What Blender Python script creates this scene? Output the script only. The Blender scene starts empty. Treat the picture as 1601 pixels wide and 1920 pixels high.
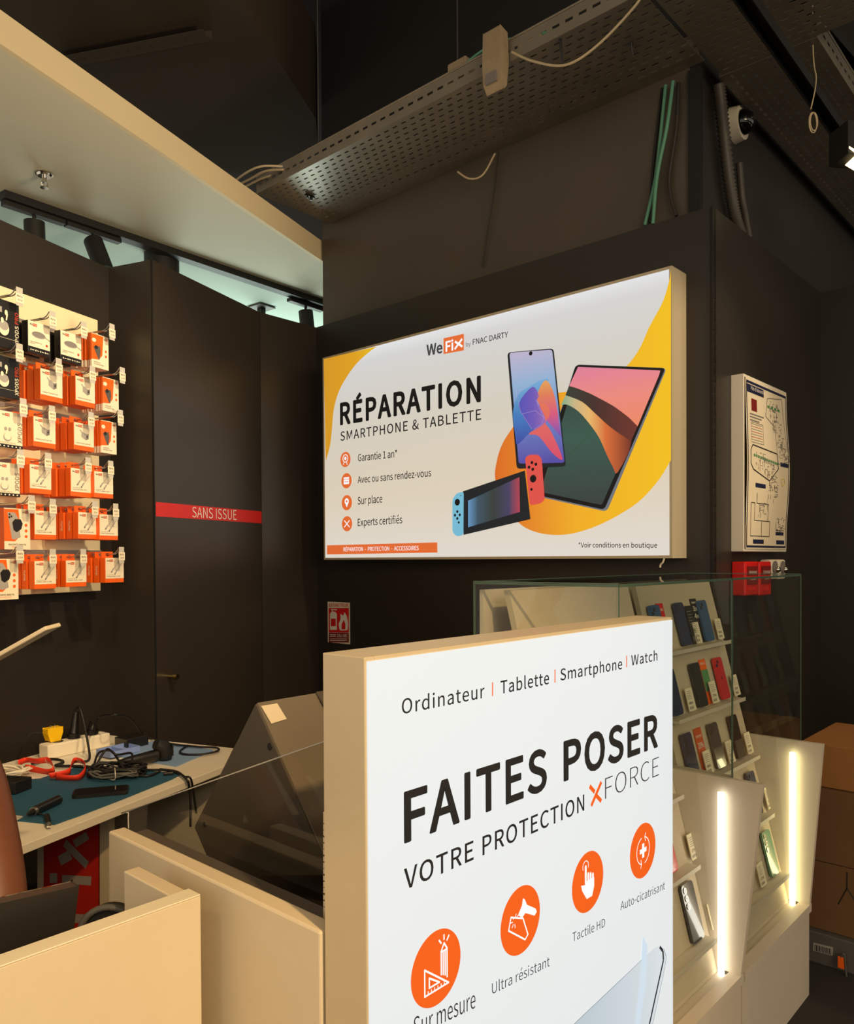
import bpy, bmesh, math, random
from mathutils import Vector, Matrix
random.seed(7)
SC = bpy.context.scene
COL = SC.collection
# ------------------------------------------------------------------ camera, world, lights, exposure
FPX, PCX, PCY, HC = 1492.0, 800.5, 1067.0, 1.55          # focal length and principal point in pixels of the 1601x1920 frame
pitch, roll = math.atan(-20/FPX), 0.0057
fwd = Vector((0, math.cos(pitch), math.sin(pitch)))
r0 = Vector((1, 0, 0)); u0 = r0.cross(fwd)
CR = r0*math.cos(roll) - u0*math.sin(roll)
CU = u0*math.cos(roll) + r0*math.sin(roll)
CPOS = Vector((0, 0, HC))
cd = bpy.data.cameras.new('camera'); cam = bpy.data.objects.new('camera', cd); COL.objects.link(cam)
cam.matrix_world = Matrix(((CR.x, CU.x, -fwd.x, 0), (CR.y, CU.y, -fwd.y, 0), (CR.z, CU.z, -fwd.z, HC), (0, 0, 0, 1)))
cd.sensor_fit = 'HORIZONTAL'; cd.sensor_width = 36.0; cd.lens = 36.0*FPX/1601.0
cd.shift_x = 0.0; cd.shift_y = (PCY-960.0)/1601.0; cd.clip_start = 0.02; cd.clip_end = 60
SC.camera = cam
SC.view_settings.view_transform = 'Standard'; SC.view_settings.look = 'None'
SC.view_settings.exposure = 0.0; SC.view_settings.gamma = 1.0; SC.view_settings.use_curve_mapping = False
wd = bpy.data.worlds.new('world'); SC.world = wd; wd.use_nodes = True
wd.node_tree.nodes['Background'].inputs[0].default_value = (1.0, 0.87, 0.70, 1)
wd.node_tree.nodes['Background'].inputs[1].default_value = 0.85
aA = math.atan(1350/FPX); U = Vector((math.sin(aA), math.cos(aA), 0)); V = Vector((-U.y, U.x, 0))
aB = math.atan(625/FPX); UB = Vector((math.sin(aB), math.cos(aB), 0)); VB = Vector((-UB.y, UB.x, 0))
ZZ = Vector((0, 0, 1))
def fa(a, w, z): return U*a + V*w + ZZ*z
def fb(a, w, z): return UB*a + VB*w + ZZ*z
def spot(name, loc, tgt, e, col, ang, blend=0.6, size=0.06):
    l = bpy.data.lights.new(name, 'SPOT'); l.energy = e; l.color = col; l.spot_size = math.radians(ang); l.spot_blend = blend; l.shadow_soft_size = size
    o = bpy.data.objects.new(name, l); COL.objects.link(o); o.location = loc
    o.rotation_euler = (Vector(tgt)-Vector(loc)).to_track_quat('-Z', 'Y').to_euler(); return o
def area(name, loc, tgt, e, col, sx, sy):
    l = bpy.data.lights.new(name, 'AREA'); l.shape = 'RECTANGLE'; l.size = sx; l.size_y = sy; l.energy = e; l.color = col
    o = bpy.data.objects.new(name, l); COL.objects.link(o); o.location = loc
    o.rotation_euler = (Vector(tgt)-Vector(loc)).to_track_quat('-Z', 'Y').to_euler(); return o
WARM = (1.0, 0.70, 0.36); WARM2 = (1.0, 0.78, 0.50)
spot('spot_goods', fb(2.2, 0.7, 3.4), fb(2.5, 2.9, 2.0), 170, WARM2, 60)
spot('spot_counter', fa(0.25, -1.3, 3.3), fa(0.4, 1.15, 0.9), 370, (1.0, 0.66, 0.30), 62)
spot('spot_counter_wing', fa(-1.3, 0.6, 3.3), fa(0.75, 1.2, 0.4), 40, WARM, 60)
spot('spot_desk', fb(1.3, 1.0, 3.4), fb(2.3, 2.4, 0.7), 95, WARM, 62)
spot('spot_column', fa(1.7, 2.6, 2.2), fa(3.3, 2.2, 3.4), 0.1, WARM2, 90)
spot('spot_case', fa(2.3, -0.9, 3.4), fa(2.3, 1.0, 0.9), 25, WARM2, 60)
spot('spot_plan_wall', fa(3.7, 0.25, 3.3), fa(3.8, 1.34, 1.9), 14, WARM2, 75)
spot('spot_sign_side', fa(2.9, -1.0, 3.3), fa(3.2, 1.4, 2.1), 150, WARM2, 30)
spot('ceiling_bounce_fill', fb(2.2, -0.6, 1.9), fb(2.5, 2.9, 3.5), 240, WARM2, 70, 1.0, 0.3)  # added unseen spot, stands for warm bounce on soffit and fascia
spot('spot_boxes', fa(4.3, 0.1, 3.3), fa(3.4, 0.9, 0.3), 40, WARM, 60)
area('aisle_fill', (2.0, -3.0, 3.2), (0.5, 3.0, 1.8), 100, WARM2, 2.5, 1.5)  # added unseen fill overhead behind the camera
area('far_shop_light', fa(4.5, 6.2, 2.2), fa(4.0, 5.0, 3.5), 70, (0.80, 1.0, 0.90), 2.0, 1.2)

# ------------------------------------------------------------------ placing on real planes
def ray(x, y): return fwd + CR*((x-PCX)/FPX) - CU*((y-PCY)/FPX)
def on(x, y, n, c):
    d = ray(x, y); return CPOS + d*((c-n.dot(CPOS))/n.dot(d))
def PZ(x, y, z): return on(x, y, ZZ, z)
def PA(x, y, a): return on(x, y, U, a)
def PW(x, y, w): return on(x, y, V, w)
def PAB(x, y, a): return on(x, y, UB, a)
def PWB(x, y, w): return on(x, y, VB, w)
def PY(x, y, Y): return on(x, y, Vector((0, 1, 0)), Y)

# ------------------------------------------------------------------ materials
M = {}
def lin(c):
    return tuple(((x/255)/12.92 if x/255 <= 0.04045 else ((x/255+0.055)/1.055)**2.4) for x in c)
def mat(name, c, rough=0.5, metal=0.0, em=0.0, var=0.06, scale=30.0, bump=0.0, emc=None, coat=0.0):
    m = bpy.data.materials.new(name); m.use_nodes = True; nt = m.node_tree; b = nt.nodes['Principled BSDF']
    l = lin(c)
    b.inputs['Roughness'].default_value = rough; b.inputs['Metallic'].default_value = metal
    if coat: b.inputs['Coat Weight'].default_value = coat
    tc = nt.nodes.new('ShaderNodeTexCoord'); nz = nt.nodes.new('ShaderNodeTexNoise'); nz.inputs['Scale'].default_value = scale; nz.inputs['Detail'].default_value = 4
    nt.links.new(tc.outputs['Object'], nz.inputs['Vector'])
    mx = nt.nodes.new('ShaderNodeMix'); mx.data_type = 'RGBA'
    mx.inputs[6].default_value = (*[v*(1-var) for v in l], 1); mx.inputs[7].default_value = (*[min(1, v*(1+var)) for v in l], 1)
    nt.links.new(nz.outputs['Fac'], mx.inputs[0]); nt.links.new(mx.outputs[2], b.inputs['Base Color'])
    if em:
        e = lin(emc or c); b.inputs['Emission Color'].default_value = (*e, 1); b.inputs['Emission Strength'].default_value = em
    if bump:
        bp = nt.nodes.new('ShaderNodeBump'); bp.inputs['Strength'].default_value = bump; bp.inputs['Distance'].default_value = 0.002
        n2 = nt.nodes.new('ShaderNodeTexNoise'); n2.inputs['Scale'].default_value = scale*8; nt.links.new(tc.outputs['Object'], n2.inputs['Vector'])
        nt.links.new(n2.outputs['Fac'], bp.inputs['Height']); nt.links.new(bp.outputs['Normal'], b.inputs['Normal'])
    M[name] = m; return m
def backlit(name, c, s=0.9):                                 # printed textile lit from behind
    mat(name, tuple(int(v*0.55) for v in c), 0.7, em=s, emc=c, var=0.02, scale=5)
def grad(name, stops, axis='Z', s=0.85, ang=0.0):            # printed colour gradient on a backlit textile
    m = bpy.data.materials.new(name); m.use_nodes = True; nt = m.node_tree; b = nt.nodes['Principled BSDF']
    tc = nt.nodes.new('ShaderNodeTexCoord'); sp = nt.nodes.new('ShaderNodeSeparateXYZ'); rp = nt.nodes.new('ShaderNodeValToRGB')
    nt.links.new(tc.outputs['Generated'], sp.inputs[0])
    if ang:
        a1 = nt.nodes.new('ShaderNodeMath'); a1.operation = 'MULTIPLY'; a1.inputs[1].default_value = math.cos(ang)
        a2 = nt.nodes.new('ShaderNodeMath'); a2.operation = 'MULTIPLY_ADD'; a2.inputs[1].default_value = math.sin(ang)
        nt.links.new(sp.outputs['X'], a1.inputs[0]); nt.links.new(sp.outputs['Z'], a2.inputs[0]); nt.links.new(a1.outputs[0], a2.inputs[2]); nt.links.new(a2.outputs[0], rp.inputs[0])
    else:
        nt.links.new(sp.outputs[axis], rp.inputs[0])
    el = rp.color_ramp.elements
    while len(el) < len(stops): el.new(0.5)
    for e, (p, c) in zip(el, stops): e.position = p; e.color = (*lin(c), 1)
    nt.links.new(rp.outputs[0], b.inputs['Emission Color']); b.inputs['Emission Strength'].default_value = s
    b.inputs['Base Color'].default_value = (0.05, 0.05, 0.05, 1); b.inputs['Roughness'].default_value = 0.7
    M[name] = m
def glass(name, tint, ior=1.45, rough=0.0):
    m = bpy.data.materials.new(name); m.use_nodes = True; nt = m.node_tree; nt.nodes.clear()
    o = nt.nodes.new('ShaderNodeOutputMaterial'); mx = nt.nodes.new('ShaderNodeMixShader'); fr = nt.nodes.new('ShaderNodeFresnel')
    t = nt.nodes.new('ShaderNodeBsdfTransparent'); g = nt.nodes.new('ShaderNodeBsdfGlossy')
    t.inputs[0].default_value = (*tint, 1); g.inputs['Roughness'].default_value = rough; fr.inputs[0].default_value = ior
    geo = nt.nodes.new('ShaderNodeNewGeometry'); sb = nt.nodes.new('ShaderNodeMath'); sb.operation = 'SUBTRACT'; sb.inputs[0].default_value = 1.0; nt.links.new(geo.outputs['Backfacing'], sb.inputs[1])
    ml = nt.nodes.new('ShaderNodeMath'); ml.operation = 'MULTIPLY'; nt.links.new(fr.outputs[0], ml.inputs[0]); nt.links.new(sb.outputs[0], ml.inputs[1])
    nt.links.new(ml.outputs[0], mx.inputs[0]); nt.links.new(t.outputs[0], mx.inputs[1]); nt.links.new(g.outputs[0], mx.inputs[2]); nt.links.new(mx.outputs[0], o.inputs[0])
    M[name] = m
mat('white_laminate', (218, 202, 172), 0.42, var=0.02, bump=0.05)
mat('white_edge', (236, 226, 200), 0.35, var=0.02)
mat('desk_white', (218, 210, 192), 0.45, var=0.02)
mat('case_white', (196, 184, 166), 0.5, var=0.02)
mat('black_wall', (42, 36, 30), 0.42, var=0.10, scale=3, bump=0.05)
mat('black_door', (50, 43, 36), 0.36, var=0.08, scale=3, bump=0.04)
mat('black_gap', (12, 11, 10), 0.7)
mat('column_paint', (78, 69, 57), 0.6, var=0.16, scale=2.5, bump=0.2)
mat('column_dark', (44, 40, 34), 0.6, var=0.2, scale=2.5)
mat('slab_black', (18, 17, 15), 0.8, var=0.3, scale=2)
mat('duct_brown', (66, 56, 46), 0.6, var=0.2, scale=2)
mat('soffit', (212, 204, 178), 0.75, var=0.02, scale=3)
mat('soffit_cool_lit', (188, 206, 190), 0.7, var=0.03, scale=3)  # pale green puts the cooler light on the far ceiling into the paint
mat('fascia', (226, 206, 164), 0.7, var=0.04, scale=4)
mat('carpet', (48, 43, 41), 0.95, var=0.35, scale=120, bump=0.4)
mat('black_metal', (26, 24, 22), 0.6, var=0.1)
mat('tray_metal', (136, 127, 112), 0.42, 0.35, var=0.25, scale=6)
mat('steel', (170, 165, 155), 0.28, 0.9)
mat('chrome', (210, 205, 195), 0.15, 1.0)
mat('brass', (190, 165, 110), 0.25, 1.0)
mat('panel_cream', (240, 222, 178), 0.5, var=0.02)
mat('rail_grey', (150, 142, 134), 0.4, 0.3)
mat('orange', (240, 98, 14), 0.45, var=0.04)
mat('orange_dark', (196, 74, 16), 0.45, var=0.04)
mat('box_white', (240, 226, 196), 0.5, var=0.02)
mat('box_black', (26, 24, 24), 0.4)
mat('ink', (30, 27, 25), 0.6, var=0.0)
mat('ink_grey', (120, 114, 108), 0.6)
mat('ink_red', (196, 60, 30), 0.6)
mat('print_grey', (165, 158, 150), 0.5)
mat('tag_clear', (196, 190, 178), 0.2)
mat('red_band', (205, 30, 24), 0.4)
mat('red_plastic', (214, 26, 22), 0.35)
mat('red_dark', (120, 22, 18), 0.5)
mat('white_ink', (235, 228, 215), 0.5, var=0.0)
mat('lightbox_frame', (206, 190, 158), 0.4, 0.2, var=0.03)
mat('lightbox_white', (226, 216, 196), 0.45, var=0.02)
mat('fabric_beige', (188, 172, 148), 0.85, var=0.08, scale=160, bump=0.2)
mat('cardboard', (150, 100, 48), 0.8, var=0.10, scale=8)
mat('cardboard_dark', (106, 74, 42), 0.8, var=0.12, scale=8)
mat('tape', (190, 150, 90), 0.3)
mat('mat_blue', (120, 150, 190), 0.7, var=0.03)
mat('mat_teal', (24, 78, 104), 0.75, var=0.04)
mat('tray_blue', (128, 150, 205), 0.4)
mat('black_plastic', (22, 21, 20), 0.35)
mat('black_rubber', (14, 13, 13), 0.55)
mat('screen_black', (8, 8, 9), 0.06, coat=0.5)
mat('monitor_shell', (34, 31, 28), 0.32, var=0.05)
mat('grey_stand', (92, 84, 74), 0.45, 0.2, var=0.06)
mat('grey_stand_light', (126, 116, 102), 0.45, 0.2, var=0.06)
mat('yellow', (240, 190, 10), 0.4)
mat('socket_white', (228, 218, 196), 0.4)
mat('lanyard', (224, 52, 20), 0.55, var=0.1, scale=60)
mat('cable_white', (220, 210, 190), 0.5)
mat('cable_green', (90, 150, 122), 0.5)
mat('cable_beige', (196, 176, 140), 0.5)
mat('cable_grey', (80, 78, 74), 0.5)
mat('paper', (226, 212, 184), 0.6, var=0.02)
mat('navy', (24, 30, 66), 0.5)
mat('plan_green', (80, 140, 90), 0.6)
mat('plan_yellow', (220, 200, 60), 0.6)
mat('box_beige', (150, 132, 104), 0.55, var=0.15)
mat('phone_blue', (44, 84, 128), 0.2, coat=0.6)
mat('phone_navy', (28, 42, 78), 0.2, coat=0.6)
mat('phone_black', (26, 25, 28), 0.15, coat=0.6)
mat('phone_red', (206, 40, 44), 0.22, coat=0.6)
mat('phone_green', (96, 146, 116), 0.18, coat=0.6)
mat('phone_graphite', (58, 58, 62), 0.12, coat=0.8)
mat('lens', (10, 10, 14), 0.08, coat=1.0)
mat('skin', (112, 66, 44), 0.5, var=0.12, scale=60, bump=0.1)
mat('shirt', (30, 30, 34), 0.85)
mat('hair', (18, 14, 12), 0.9)
mat('led_white', (255, 255, 255), 0.5, em=5.0, emc=(255, 246, 232))
mat('led_warm', (255, 250, 220), 0.5, em=7.0, emc=(255, 240, 188))
mat('lamp_glow', (255, 230, 180), 0.5, em=9.0, emc=(255, 226, 160))
mat('glass_green', (70, 92, 76), 0.2, em=0.0)
mat('grey_unit', (86, 82, 78), 0.6)
mat('conduit_grey', (72, 66, 58), 0.5)
backlit('bl_white_stand', (224, 234, 241), 0.80); backlit('bl_ink', (24, 24, 26), 0.5); backlit('bl_orange', (232, 92, 14), 0.85)
backlit('bl_white_icon', (244, 246, 250), 0.95); backlit('bl_red', (226, 84, 76), 0.85); backlit('bl_cyan', (120, 192, 220), 0.85)
backlit('bl_rim', (36, 40, 46), 0.6); backlit('bl_orange2', (232, 110, 52), 0.85); backlit('bl_grey_ink', (72, 72, 76), 0.7)
backlit('bl_film', (196, 216, 234), 0.9); backlit('bl_metal', (122, 128, 138), 0.7); backlit('bl_line', (190, 170, 220), 0.7)
grad('bl_wall_face', [(0, (232, 224, 214)), (0.3, (228, 214, 190)), (0.62, (220, 212, 196)), (0.93, (218, 218, 216)), (1, (236, 236, 238))], 'Z', 0.90)
grad('bl_yellow', [(0, (246, 158, 28)), (0.35, (250, 178, 14)), (1, (252, 196, 0))], 'X', 0.9)
grad('bl_blob', [(0, (226, 106, 22)), (0.25, (236, 140, 30)), (0.5, (248, 176, 20)), (1, (250, 196, 0))], 'X', 0.9)
grad('bl_corner', [(0, (226, 160, 30)), (0.6, (236, 168, 20)), (1, (244, 200, 20))], 'X', 0.85, 0.0)
grad('bl_phone_sky', [(0, (80, 70, 170)), (0.35, (110, 130, 200)), (0.7, (150, 186, 224)), (1, (200, 190, 216))], 'Z', 0.85)
grad('bl_petal_blue', [(0, (50, 70, 170)), (0.5, (60, 130, 200)), (1, (120, 180, 226))], 'Z', 0.85)
grad('bl_petal_pink', [(0, (110, 84, 190)), (0.4, (226, 90, 130)), (0.75, (236, 130, 90)), (1, (240, 170, 90))], 'Z', 0.85, 0.0)
grad('bl_petal_violet', [(0, (80, 80, 190)), (0.5, (110, 90, 190)), (1, (170, 110, 190))], 'X', 0.85)
grad('bl_petal_red', [(0, (226, 70, 110)), (1, (240, 120, 90))], 'Z', 0.85)
grad('bl_tab_pink', [(0, (246, 140, 100)), (0.5, (244, 140, 130)), (1, (232, 130, 160))], 'Z', 0.88)
grad('bl_tab_flow', [(0, (120, 180, 150)), (0.2, (210, 190, 140)), (0.42, (244, 190, 110)), (0.65, (226, 110, 50)), (1, (110, 30, 24))], 'X', 0.85)
grad('bl_tab_brown', [(0, (40, 60, 52)), (0.4, (62, 34, 34)), (1, (120, 40, 34))], 'X', 0.7)
grad('bl_tab_green', [(0, (44, 62, 62)), (0.5, (50, 96, 84)), (1, (34, 52, 52))], 'Z', 0.7)
grad('bl_console', [(0, (110, 170, 220)), (0.2, (60, 90, 110)), (0.5, (46, 62, 60)), (0.8, (70, 66, 110)), (1, (200, 70, 90))], 'X', 0.7)
grad('bl_glass', [(0, (176, 196, 208)), (0.6, (204, 216, 224)), (1, (222, 230, 236))], 'X', 0.9)
glass('glass', (0.965, 0.985, 0.965)); glass('plexi', (0.92, 0.91, 0.88), 1.4, 0.02)

# ------------------------------------------------------------------ mesh helpers
def crom(p, n=8, closed=False):
    p = [Vector(q) for q in p]; N = len(p); out = []
    for i in range(N if closed else N-1):
        if closed: a, b, c, d = p[i-1], p[i], p[(i+1) % N], p[(i+2) % N]
        else: a, b, c, d = p[max(i-1, 0)], p[i], p[i+1], p[min(i+2, N-1)]
        for k in range(n):
            t = k/n; out.append(0.5*((2*b)+(c-a)*t+(2*a-5*b+4*c-d)*t*t+(3*b-a-3*c+d)*t**3))
    if not closed: out.append(p[-1])
    return out
class MB:
    def __init__(s): s.v = []; s.f = []; s.m = []; s.s = []
    def add(s, vs, fs, m, smooth=False):
        o = len(s.v); s.v += [Vector(v) for v in vs]
        for f in fs: s.f.append([o+i for i in f]); s.m.append(m); s.s.append(smooth)
        return s
    def box(s, fr, a0, a1, w0, w1, z0, z1, m, taper=None):
        a0, a1 = sorted((a0, a1)); w0, w1 = sorted((w0, w1)); z0, z1 = sorted((z0, z1))
        vs = [fr(a, w, z) for z in (z0, z1) for a, w in ((a0, w0), (a1, w0), (a1, w1), (a0, w1))]
        return s.add(vs, [(3, 2, 1, 0), (4, 5, 6, 7), (0, 1, 5, 4), (1, 2, 6, 5), (2, 3, 7, 6), (3, 0, 4, 7)], m)
    def obox(s, c, X, Y, Z, m):     # centre and three half vectors
        c = Vector(c); vs = [c+X*i+Y*j+Z*k for k in (-1, 1) for i, j in ((-1, -1), (1, -1), (1, 1), (-1, 1))]
        return s.add(vs, [(3, 2, 1, 0), (4, 5, 6, 7), (0, 1, 5, 4), (1, 2, 6, 5), (2, 3, 7, 6), (3, 0, 4, 7)], m)
    def prism(s, pts, d, m, mside=None):     # polygon (3d points) extruded by vector d
        n = len(pts); pts = [Vector(p) for p in pts]; d = Vector(d)
        s.add(pts, [list(range(n))[::-1]], m); s.add([p+d for p in pts], [list(range(n))], m)
        return s.add(pts+[p+d for p in pts], [(i, (i+1) % n, n+(i+1) % n, n+i) for i in range(n)], mside or m)
    def tube(s, pts, r, m, n=8, caps=True):
        pts = [Vector(p) for p in pts]; N = len(pts); rs = r if isinstance(r, (list, tuple)) else [r]*N
        vs = []; t = (pts[1]-pts[0]).normalized(); a = t.orthogonal().normalized()
        for i, p in enumerate(pts):
            t2 = (pts[min(i+1, N-1)]-pts[max(i-1, 0)]); t2 = t2.normalized() if t2.length > 1e-9 else t
            a = (a-t2*a.dot(t2)); a = a.normalized() if a.length > 1e-6 else t2.orthogonal().normalized()
            b = t2.cross(a); t = t2
            for k in range(n):
                q = 2*math.pi*k/n; vs.append(p+(a*math.cos(q)+b*math.sin(q))*rs[i])
        fs = [(i*n+k, i*n+(k+1) % n, (i+1)*n+(k+1) % n, (i+1)*n+k) for i in range(N-1) for k in range(n)]
        s.add(vs, fs, m, True)
        if caps: s.add(vs[:n], [list(range(n))[::-1]], m); s.add(vs[-n:], [list(range(n))], m)
        return s
    def cyl(s, p0, p1, r0, m, r1=None, n=20): return s.tube([p0, p1], [r0, r0 if r1 is None else r1], m, n)
    def sphere(s, c, r, m, n=12, sq=(1, 1, 1)):
        vs = []; c = Vector(c)
        for i in range(n//2+1):
            th = math.pi*i/(n//2)
            for k in range(n): ph = 2*math.pi*k/n; vs.append(c+Vector((r*sq[0]*math.sin(th)*math.cos(ph), r*sq[1]*math.sin(th)*math.sin(ph), r*sq[2]*math.cos(th))))
        fs = [(i*n+k, (i+1)*n+k, (i+1)*n+(k+1) % n, i*n+(k+1) % n) for i in range(n//2) for k in range(n)]
        return s.add(vs, fs, m, True)
    def torus(s, c, R, r, m, X, Y, n=24, k=6, arc=1.0):
        pts = [Vector(c)+X*math.cos(2*math.pi*arc*i/n)*R+Y*math.sin(2*math.pi*arc*i/n)*R for i in range(n+1)]
        return s.tube(pts, r, m, k)
    def build(s, name, parent=None, bevel=0, solid=0, label=None):
        if parent is not None: o0 = parent['_o'] if '_o' in parent else (0, 0, 0); o0 = Vector(o0)
        else:
            lo = [min(v[i] for v in s.v) for i in range(3)]; hi = [max(v[i] for v in s.v) for i in range(3)]
            o0 = Vector(((lo[0]+hi[0])/2, (lo[1]+hi[1])/2, lo[2]))
        me = bpy.data.meshes.new(name); me.from_pydata([v-o0 for v in s.v], [], s.f)
        names = []
        for x in s.m:
            if x not in names: names.append(x)
        for x in names: me.materials.append(M[x])
        me.polygons.foreach_set('material_index', [names.index(x) for x in s.m])
        me.polygons.foreach_set('use_smooth', s.s); me.update()
        o = bpy.data.objects.new(name, me); COL.objects.link(o)
        if parent is not None: o.parent = parent; ORG[o.name] = o0; o['_o'] = tuple(o0)
        else: o.location = o0; o['_o'] = tuple(o0)
        if bevel:
            b = o.modifiers.new('b', 'BEVEL'); b.width = bevel; b.segments = 2; b.limit_method = 'ANGLE'; b.angle_limit = 0.7
        if solid:
            q = o.modifiers.new('s', 'SOLIDIFY'); q.thickness = solid
        if label: o['label'] = label
        return o
ORG = {}
def thing(name, label, cat, loc, group=None):
    o = bpy.data.objects.new(name, None); COL.objects.link(o); o.location = loc; o.empty_display_size = 0.05
    o['_o'] = tuple(loc); o['label'] = label; o['category'] = cat
    if group: o['group'] = group
    return o
def tag(o, label, cat, group=None, kind=None):
    o['label'] = label; o['category'] = cat
    if group: o['group'] = group
    if kind: o['kind'] = kind
    return o
def struct(o): o['kind'] = 'structure'; return o
def bx(fr, a0, a1, w0, w1, z0, z1, m): return MB().box(fr, a0, a1, w0, w1, z0, z1, m)
TXC = {}
FONT = None                                   # the plain sans that ships inside Blender; the built-in default if it is not there
try:
    import os
    fp = os.path.join(bpy.utils.resource_path('LOCAL'), 'datafiles', 'fonts', 'Noto Sans CJK Regular.woff2')
    if os.path.exists(fp): FONT = bpy.data.fonts.load(fp)
except Exception: FONT = None
def textpoly(s, off=0.0, res=3, sp=1.0):
    k = (s, off, res, sp)
    if k not in TXC:
        c = bpy.data.curves.new('t', 'FONT'); c.body = s; c.font = FONT or c.font; c.size = 1.0; c.resolution_u = res; c.offset = off*(0.5 if FONT else 1.0); c.space_character = sp; c.fill_mode = 'FRONT'
        o = bpy.data.objects.new('t', c); COL.objects.link(o); bpy.context.view_layer.update()
        me = o.evaluated_get(bpy.context.evaluated_depsgraph_get()).to_mesh()
        vs = [(v.co.x, v.co.y) for v in me.vertices]; fs = [tuple(p.vertices) for p in me.polygons]
        bpy.data.objects.remove(o); bpy.data.curves.remove(c)
        TXC[k] = (vs, fs)
    return TXC[k]
def capH(): 
    v, _ = textpoly('H'); return max(q[1] for q in v)
class Board:                  # flat artwork lying on a real surface; positions in metres along X and Z of that surface
    def __init__(s, P, X, N, Y=None, step=0.0009): s.P = P; s.X = X; s.N = N; s.Y = Y or ZZ; s.step = step
    def pt(s, px, layer=1): return s.P(px[0], px[1]) + s.N*s.step*layer
    def poly(s, pts, m, layer=1, mb=None, smooth=0):
        mb = mb or MB(); q = [s.pt(p, layer) for p in pts]
        if smooth: q = crom(q, smooth, True)
        n = (q[1]-q[0]).cross(q[2]-q[1])
        nn = Vector((0, 0, 0))
        for i in range(len(q)): nn += q[i-1].cross(q[i])
        if nn.dot(s.N) < 0: q.reverse()
        mb.add(q, [list(range(len(q)))], m); return mb
    def line(s, pts, wpx, m, layer=2, mb=None, closed=False):
        mb = mb or MB(); q = [s.pt(p, layer) for p in pts]
        w = (s.pt((pts[0][0], pts[0][1]+wpx), layer)-q[0]).length
        if closed: q.append(q[0])
        for i in range(len(q)-1):
            d = q[i+1]-q[i]
            if d.length < 1e-6: continue
            d.normalize(); e = s.N.cross(d)*w/2
            mb.add([q[i]-e, q[i+1]-e, q[i+1]+e, q[i]+e], [(0, 1, 2, 3)], m)
        return mb
    def disc(s, c, rm, m, layer=2, mb=None, n=40, r2=None):
        mb = mb or MB(); c = s.pt(c, layer); r2 = rm if r2 is None else r2
        mb.add([c+s.X*math.cos(2*math.pi*i/n)*rm+s.Y*math.sin(2*math.pi*i/n)*r2 for i in range(n)], [list(range(n))], m); return mb
    def ring(s, c, rm, w, m, layer=3, mb=None, n=32, a0=0, a1=1):
        mb = mb or MB(); c = s.pt(c, layer); vs = []
        for i in range(n+1):
            t = 2*math.pi*(a0+(a1-a0)*i/n); d = s.X*math.cos(t)+s.Y*math.sin(t); vs += [c+d*(rm-w), c+d*rm]
        mb.add(vs, [(2*i, 2*i+1, 2*i+3, 2*i+2) for i in range(n)], m); return mb
    def text(s, t, p0, p1, top, m, off=0.0, layer=2, mb=None, res=3, sp=1.0):   # baseline p0..p1, cap height reaching pixel row `top` above p0
        mb = mb or MB(); a = s.pt(p0, layer); b = s.pt(p1, layer); h = (s.pt((p0[0], top), layer)-a).dot(s.Y)
        return s.textw(t, a, (b-a), h, m, off, mb, res, sp)
    def textw(s, t, a, d, h, m, off=0.0, mb=None, res=2, sp=1.0, up=None):
        mb = mb or MB(); fat = max(0.0, off-0.006)*(0.5 if FONT else 1.0); vs, fs = textpoly(t, min(off, 0.006), res, sp)
        if not vs: return mb
        x0 = min(v[0] for v in vs); x1 = max(v[0] for v in vs); k = 1.0/(x1-x0); H = h/capH(); up = up or s.Y
        if off > 0.015 and res >= 3:            # heavier weight: the outline spread in eight directions
            k = 1.0/(x1-x0+2*fat)
            for j in range(8):
                cx, cy = fat*math.cos(j*math.pi/4), fat*math.sin(j*math.pi/4)
                mb.add([a+d*((v[0]-x0+fat+cx)*k)+up*((v[1]+cy)*H)+s.N*(0.00003*j) for v in vs], fs, m)
            return mb
        mb.add([a+d*((v[0]-x0)*k)+up*(v[1]*H) for v in vs], fs, m); return mb

# ------------------------------------------------------------------ room shell
TOPZ = 3.0
struct(bx(lambda a, w, z: Vector((a, w, z)), -6, 8, -5, 11, -0.1, 0.0, 'carpet').build('floor'))
struct(bx(lambda a, w, z: Vector((a, w, z)), -6, 8, -5, 11, 5.6, 5.7, 'slab_black').build('ceiling'))
struct(bx(fa, 8.4, 8.5, -3, 9, 0, 5.6, 'slab_black').build('wall_back'))
# goods wall, return, door, end panel (two metre-and-a-half black cladding, 3 m high)
struct(bx(fb, 0.6, 3.05, 2.98, 3.02, 0, TOPZ, 'black_wall').build('wall_left'))
struct(bx(fb, 3.05, 3.09, 2.72, 3.02, 0, TOPZ, 'black_door').build('wall_left_return'))
d1 = struct(bx(fb, 3.0565, 3.955, 2.71, 2.75, 0, TOPZ, 'black_door').build('door_1'))
MB().box(fb, 3.053, 3.056, 2.7085, 2.75, 0, TOPZ, 'black_gap').build('door_gap', d1)
hp = PWB(315, 1268, 2.71); ha, hz = hp.dot(UB), hp.z
MB().cyl(fb(ha, 2.711, hz), fb(ha, 2.66, hz), 0.008, 'brass').cyl(fb(ha, 2.672, hz), fb(ha, 2.650, hz), 0.014, 'brass').build('door_handle', d1)
# red band on the door
bd = thing('warning_strip', 'red self-adhesive strip with white lettering across the black door', 'sign', fb(3.5, 2.709, 1.76))
MB().box(fb, 3.062, 3.952, 2.7085, 2.7099, 1.762, 1.832, 'red_band').build('strip', bd)
BD = Board(lambda x, y: PWB(x, y, 2.7083), UB, -VB)
BD.text('SANS ISSUE', (360, 970), (443, 975), 950, 'white_ink', -0.005).build('lettering', bd)
# end panel between the door and the column
struct(bx(fa, 2.825, 3.27, 3.865, 3.90, 0, TOPZ, 'black_door').build('wall_end_panel'))
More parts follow.
